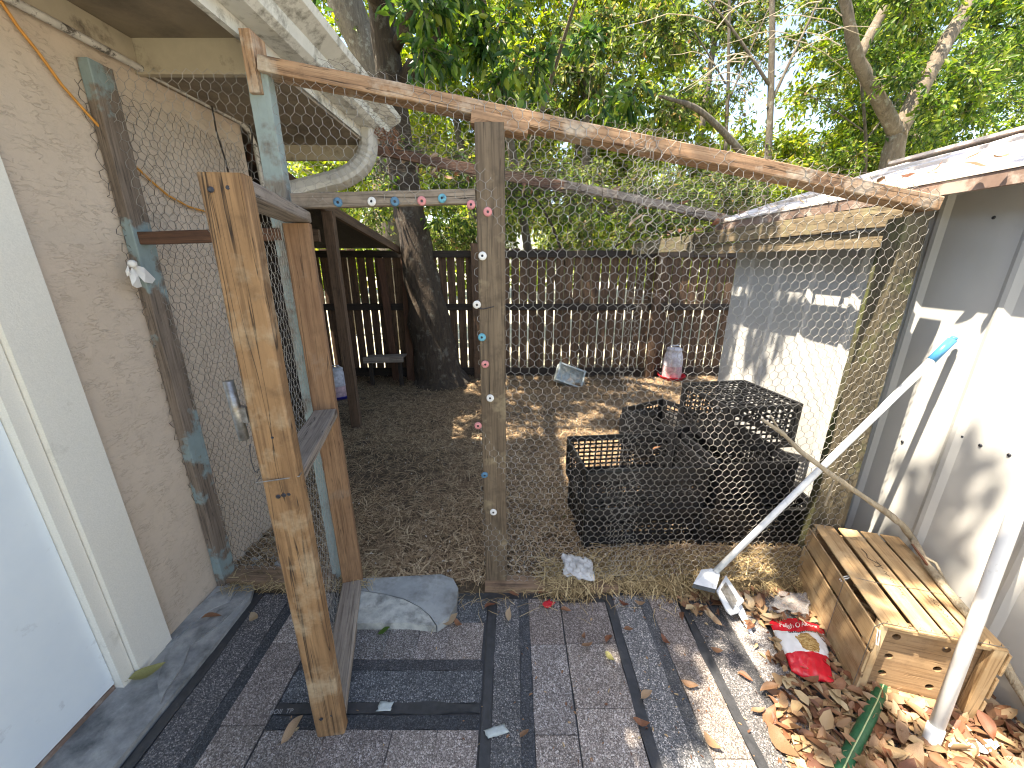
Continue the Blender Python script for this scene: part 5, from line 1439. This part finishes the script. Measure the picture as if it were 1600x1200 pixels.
# single leaves on the shingles
singles = [(850, 925, 20, .055, 7, 'red-brown curled leaf just below the sill, nearest the red wrapper'), (803, 929, 0, .05, 6, 'thin curled leaf on the sill edge right of the centre post'), (766, 945, 40, .06, 7, 'dark red leaf at the foot of the centre post'),
 (884, 952, -10, .05, 7, 'small leaf right of the red wrapper'), (975, 943, -30, .05, 8, 'narrow leaf right of the second tar strip top'), (1000, 942, -15, .05, 2, 'flat orange leaf at the top of the third course'), (951, 996, 60, .055, 7, 'leaf touching the tar strip, upper one'),
 (912, 994, 80, .04, 1, 'small orange leaf in the middle of the shingles, upper of two'), (918, 1008, 20, .05, 1, 'orange leaf in the middle of the shingles, lower of two'), (953, 1026, -50, .05, 9, 'pale green leaf beside the tar strip'), (982, 983, 0, .04, 0, 'small bright leaf between two sun spots'),
 (1010, 1085, 30, .05, 0, 'bright curled leaf in a sun spot'), (1002, 1128, -10, .055, 8, 'dark leaf on the tar strip near the bottom'), (820, 1146, 30, .035, 0, 'tiny brown leaf below the white packet'), (1078, 1068, -20, .06, 3, 'curled leaf beside the right tar strip'),
 (1112, 1160, -50, .06, 2, 'pointed brown leaf low on the right shingles'), (456, 1137, 60, .085, 4, 'long rusty leaf left of the gate foot'), (398, 965, -30, .07, 2, 'tan curled leaf on the shingles near the house strip'), (330, 962, 25, .075, 7, 'dark red leaf on the concrete strip'),
 (232, 1050, 35, .11, 9, 'large olive leaf curled at the foot of the door trim'), (460, 945, 0, .05, 1, 'small orange leaf left of the gate stile'), (700, 968, 30, .09, 2, 'tan leaf leaning on the rounded end of the concrete slab'), (716, 974, -40, .06, 8, 'thin brown leaf beside the slab end'),
 (1222, 1095, 50, .07, 3, 'leaf at the edge of the litter below the snack bag'), (1165, 1056, -30, .05, 7, 'small leaf between the shingles and the litter'), (1185, 1110, 10, .05, 1, 'small tan leaf under the edge of the litter'), (1222, 1160, -65, .105, 2, 'big broad brown leaf standing at the litter edge'),
 (795, 960, 80, .06, 5, 'yellowish curled leaf above the tar strip top'), (1040, 1000, -60, .05, 8, 'small dark leaf by the fourth tar strip'), (1120, 1015, -10, .05, 3, 'curled leaf on the dark shingle band')]
M_['olive'] = deadleaf('olive_leaf', (.30, .28, .10), (.36, .34, .14), (.42, .40, .2))
om = dead_mesh(33); om.materials.append(M_['olive']); DM.append(om)
for a, b, r_, s, mi, lab in singles:
    z = .030 if not (a < 400) else .048
    dryleaf(G(a, b, z), s, lab, 'single leaves scattered on the paving', .25, mi, R(r_))
# green fresh leaf
gl = MB(); me = dead_mesh(41); me.materials.append(M_['leafdark'])
for (a, b, lab) in [(600, 984, 'small fresh green leaf on the shingles below the slab'), (884, 806, 'fresh green leaf fallen at the corner of the black crates')]:
    o = bpy.data.objects.new('green_leaf', me); col.objects.link(o)
    o.matrix_basis = Matrix.Translation(G(a, b, .03)) @ Matrix.Rotation(.6, 4, 'Z') @ Matrix.Scale(.055, 4); tag(o, lab, 'leaf')
# leaves on the shed eave and side plate, and hung up on the rear beam
g_ = random.Random(18)
for k in range(50):
    y = 1.45 + (g_.random() ** 1.2) * 3.3 if k < 48 else g_.uniform(1.2, 1.45)
    x = 1.47 + .22 * g_.random() ** 1.8; z = (1.775 + .03 if x < 1.54 else EZ + (x - EX) * .30 + .03) + g_.uniform(-.01, .03)
    if y > 3.1: x = g_.uniform(1.42, 1.52); z = 1.745 + g_.uniform(-.01, .03)
    dryleaf((x, y, z), g_.uniform(.04, .065), 'dry leaf caught along the shed eave and side plate', 'dry leaves caught along the shed eave', .7, g_.randrange(9))
for k in range(26):
    a = g_.uniform(620, 900) if k < 20 else g_.uniform(900, 1150)
    b = 232 + (a - 575) * .195 + g_.uniform(-14, 22)
    dryleaf(atY(a, b, 3.0 + g_.uniform(-.08, .08)), g_.uniform(.05, .10), 'dry leaf hung up in the netting along the rear beam', 'dry leaves hung up along the rear beam', 1.4, g_.choice([6, 7, 8, 3, 1]))
for a, b, s in [(993, 345, .075), (1310, 610, .06), (1025, 700, .05)]:
    dryleaf(atY(a, b, 1.50) if b < 400 else atY(a, b, 2.1), s, 'brown leaf snagged in the front netting' if b < 400 else ('leaf lying on the upturned black crate' if a > 1200 else 'pale leaf caught between the black crates'), None, .8, 3)

# chewed sheet of small leaf crumbs under the litter
def crumbs(name, n, sampler, size, mat, seed, kind='stuff', label=None, cat=None):
    g = np.random.default_rng(seed); P = sampler(g, n)
    m = len(P); D = g.normal(size=(m, 3)); D[:, 2] *= .25; Nn = g.normal(size=(m, 3)) * .4 + np.array([0, 0, 1.])
    l = size * g.uniform(.4, 1.3, m); V, F = leaf_mesh(P, D, Nn, l, l * g.uniform(.35, .6, m), .25)
    o = mk(name, np_mesh(name, V, F), mat)
    return tag(o, label, cat, kind=kind)
M_['crumb'] = leafmat('leaf_crumbs', [(0, (.12, .05, .03)), (.4, (.26, .14, .075)), (.8, (.42, .29, .16)), (1, (.55, .45, .28))], .1, .6, 1.0)
def pxsample(x0, x1, y0, y1, keep, z0, z1):
    def s(g, n):
        out = []
        gg = random.Random(int(g.integers(1 << 30)))
        while len(out) < n:
            a, b = gg.uniform(x0, x1), gg.uniform(y0, y1)
            if not keep(a, b, gg): continue
            p = G(a, b, 0)
            if p.x > XS - .02: continue
            out.append((p.x, p.y, gg.uniform(z0, z1)))
        return np.array(out)
    return s
crumbs('leaf_litter', 1700, pxsample(1040, 1680, 893, 1260, lambda a, b, g: a > (1160 + (b - 900) * .25 if b > 965 else 1050) + g.gauss(0, 22), .012, .035), .055, M_['crumb'], 5, label='small broken dry leaves under the litter at the right', cat='leaf litter')
crumbs('leaf_crumbs', 420, pxsample(430, 1500, 905, 1200, lambda a, b, g: g.random() < (.05 + .95 * max(0, (a - 700) / 700)) * (1 if b < 960 else .45), .011, .016), .014, M_['crumb'], 6, label='tiny leaf crumbs and grit scattered over the shingle paving', cat='leaf crumbs')

# ================================================================== STRAW
def straw(name, n, sampler, L, rad, mat, seed, lift, label):
    g = np.random.default_rng(seed); XY = sampler(g, n); m = len(XY)
    th = g.uniform(0, 2 * np.pi, m); l = L * g.uniform(.35, 1.2, m)
    z = XY[:, 2] + g.uniform(0, 1, m) ** 2 * lift + .003
    d = np.stack([np.cos(th), np.sin(th), g.normal(0, .10, m)], 1)
    side = np.stack([-np.sin(th), np.cos(th), np.zeros(m)], 1)
    up = np.array([[0, 0, 1.]])
    c = np.stack([XY[:, 0], XY[:, 1], z], 1); bend = side * (g.normal(0, .16, m) * l)[:, None]
    A = c - d * l[:, None] / 2; Bm = c + bend * .5 + up * (np.abs(g.normal(0, .08, m)) * l)[:, None]; C = c + d * l[:, None] / 2
    w = side * (rad * g.uniform(.6, 1.3, m))[:, None]; tt = up * (rad * .8)
    V = np.stack([A - w, A + w, Bm - w, Bm + w, Bm + tt * 1.5, C - w * .5, C + w * .5], 1).reshape(-1, 3)
    b = np.arange(m)[:, None] * 7
    F = np.concatenate([b + np.array([[0, 1, 3, 2]]), b + np.array([[2, 3, 6, 5]]), b + np.array([[0, 1, 4, 4]])[:, [0, 1, 2, 3]] * 0 + b * 0 + np.array([[0, 1, 3, 2]])], 0)[:2 * m]
    o = mk(name, np_mesh(name, V, F), mat)
    return tag(o, label, 'straw', kind='stuff')
def floor_s(g, n):
    # thicker towards the camera, some bare soil in patches
    x = g.uniform(-2.2, 3.6, n * 3); y = 1.50 + 3.5 * g.random(n * 3) ** 1.35
    keep = (np.abs(x) < y * .98) & (x < np.where(y < 3.1, 1.68, 9)) & (x > np.where(y < 2.35, -1.40, -9))
    dens = .5 + .5 * np.sin(x * 2.7 + 1) * np.sin(y * 3.1) + .35
    keep &= g.random(n * 3) < dens
    x, y = x[keep][:n], y[keep][:n]
    z = np.array([runz(a, b) for a, b in zip(x, y)])
    return np.stack([x, y, z], 1)
straw('straw_litter', 95000, floor_s, .085, .0017, M_['straw'], 3, .022, 'thick scattering of grey-brown straw on the floor of the run')
def ridge_s(g, n):
    x = g.uniform(.15, 1.66, n); y = 1.455 + np.abs(g.normal(0, .08, n)) - .05 * g.random(n) * (np.sin(x * 9) > -.2)
    z = np.array([runz(a, max(b, 1.47)) for a, b in zip(x, y)])
    return np.stack([x, y, z], 1)
straw('straw_ridge', 4200, ridge_s, .15, .0017, M_['strawgold'], 4, .045, 'golden straw heaped along the foot of the wire at the right')
def left_s(g, n):
    x = g.uniform(-1.36, -.66, n); y = 1.42 + np.abs(g.normal(0, .06, n))
    return np.stack([x, y, .03 + 0 * x], 1)
straw('straw_tuft', 450, left_s, .08, .0013, M_['strawgold'], 6, .03, 'tuft of golden straw spilling over the old sill by the house wall')
def spill_s(g, n):
    x = g.uniform(-.35, .75, n); y = 1.47 - np.abs(g.normal(0, .07, n)); return np.stack([x, y, .010 + 0 * x], 1)
straw('loose_straw', 150, spill_s, .09, .001, M_['strawgold'], 8, .01, 'loose straws strewn across the top edge of the shingle paving')
def chips_s(g, n):
    x = g.uniform(-1.3, 1.3, n); y = 1.5 + 2.5 * g.random(n) ** 2
    z = np.array([runz(a, b) for a, b in zip(x, y)]) + .02
    return np.stack([x, y, z], 1)
M_['chip'] = leafmat('pale_chips', [(0, (.5, .47, .42)), (1, (.75, .73, .68))], 0, .7)
crumbs('pale_chips', 420, chips_s, .014, M_['chip'], 9, label='pale chips of shell and feather lying in the straw', cat='chips')
# small stones by the house wall foot
sb = MB(); g_ = random.Random(2)
for k in range(70):
    p = G(g_.uniform(370, 480), g_.uniform(868, 905), .03) + Vector((0, 0, g_.uniform(0, .01)))
    sb.lathe([(0, -.006), (.009, -.003), (.011, .003), (0, .008)], 6, p, Matrix.Rotation(g_.uniform(0, 3), 3, 'Z') @ Matrix.Scale(g_.uniform(.5, 1.5), 3))
tag(sb.build('gravel', M_['concrete']), 'small stones and crumbs at the foot of the stucco wall', 'gravel', kind='stuff')
bpy.context.view_layer.update()
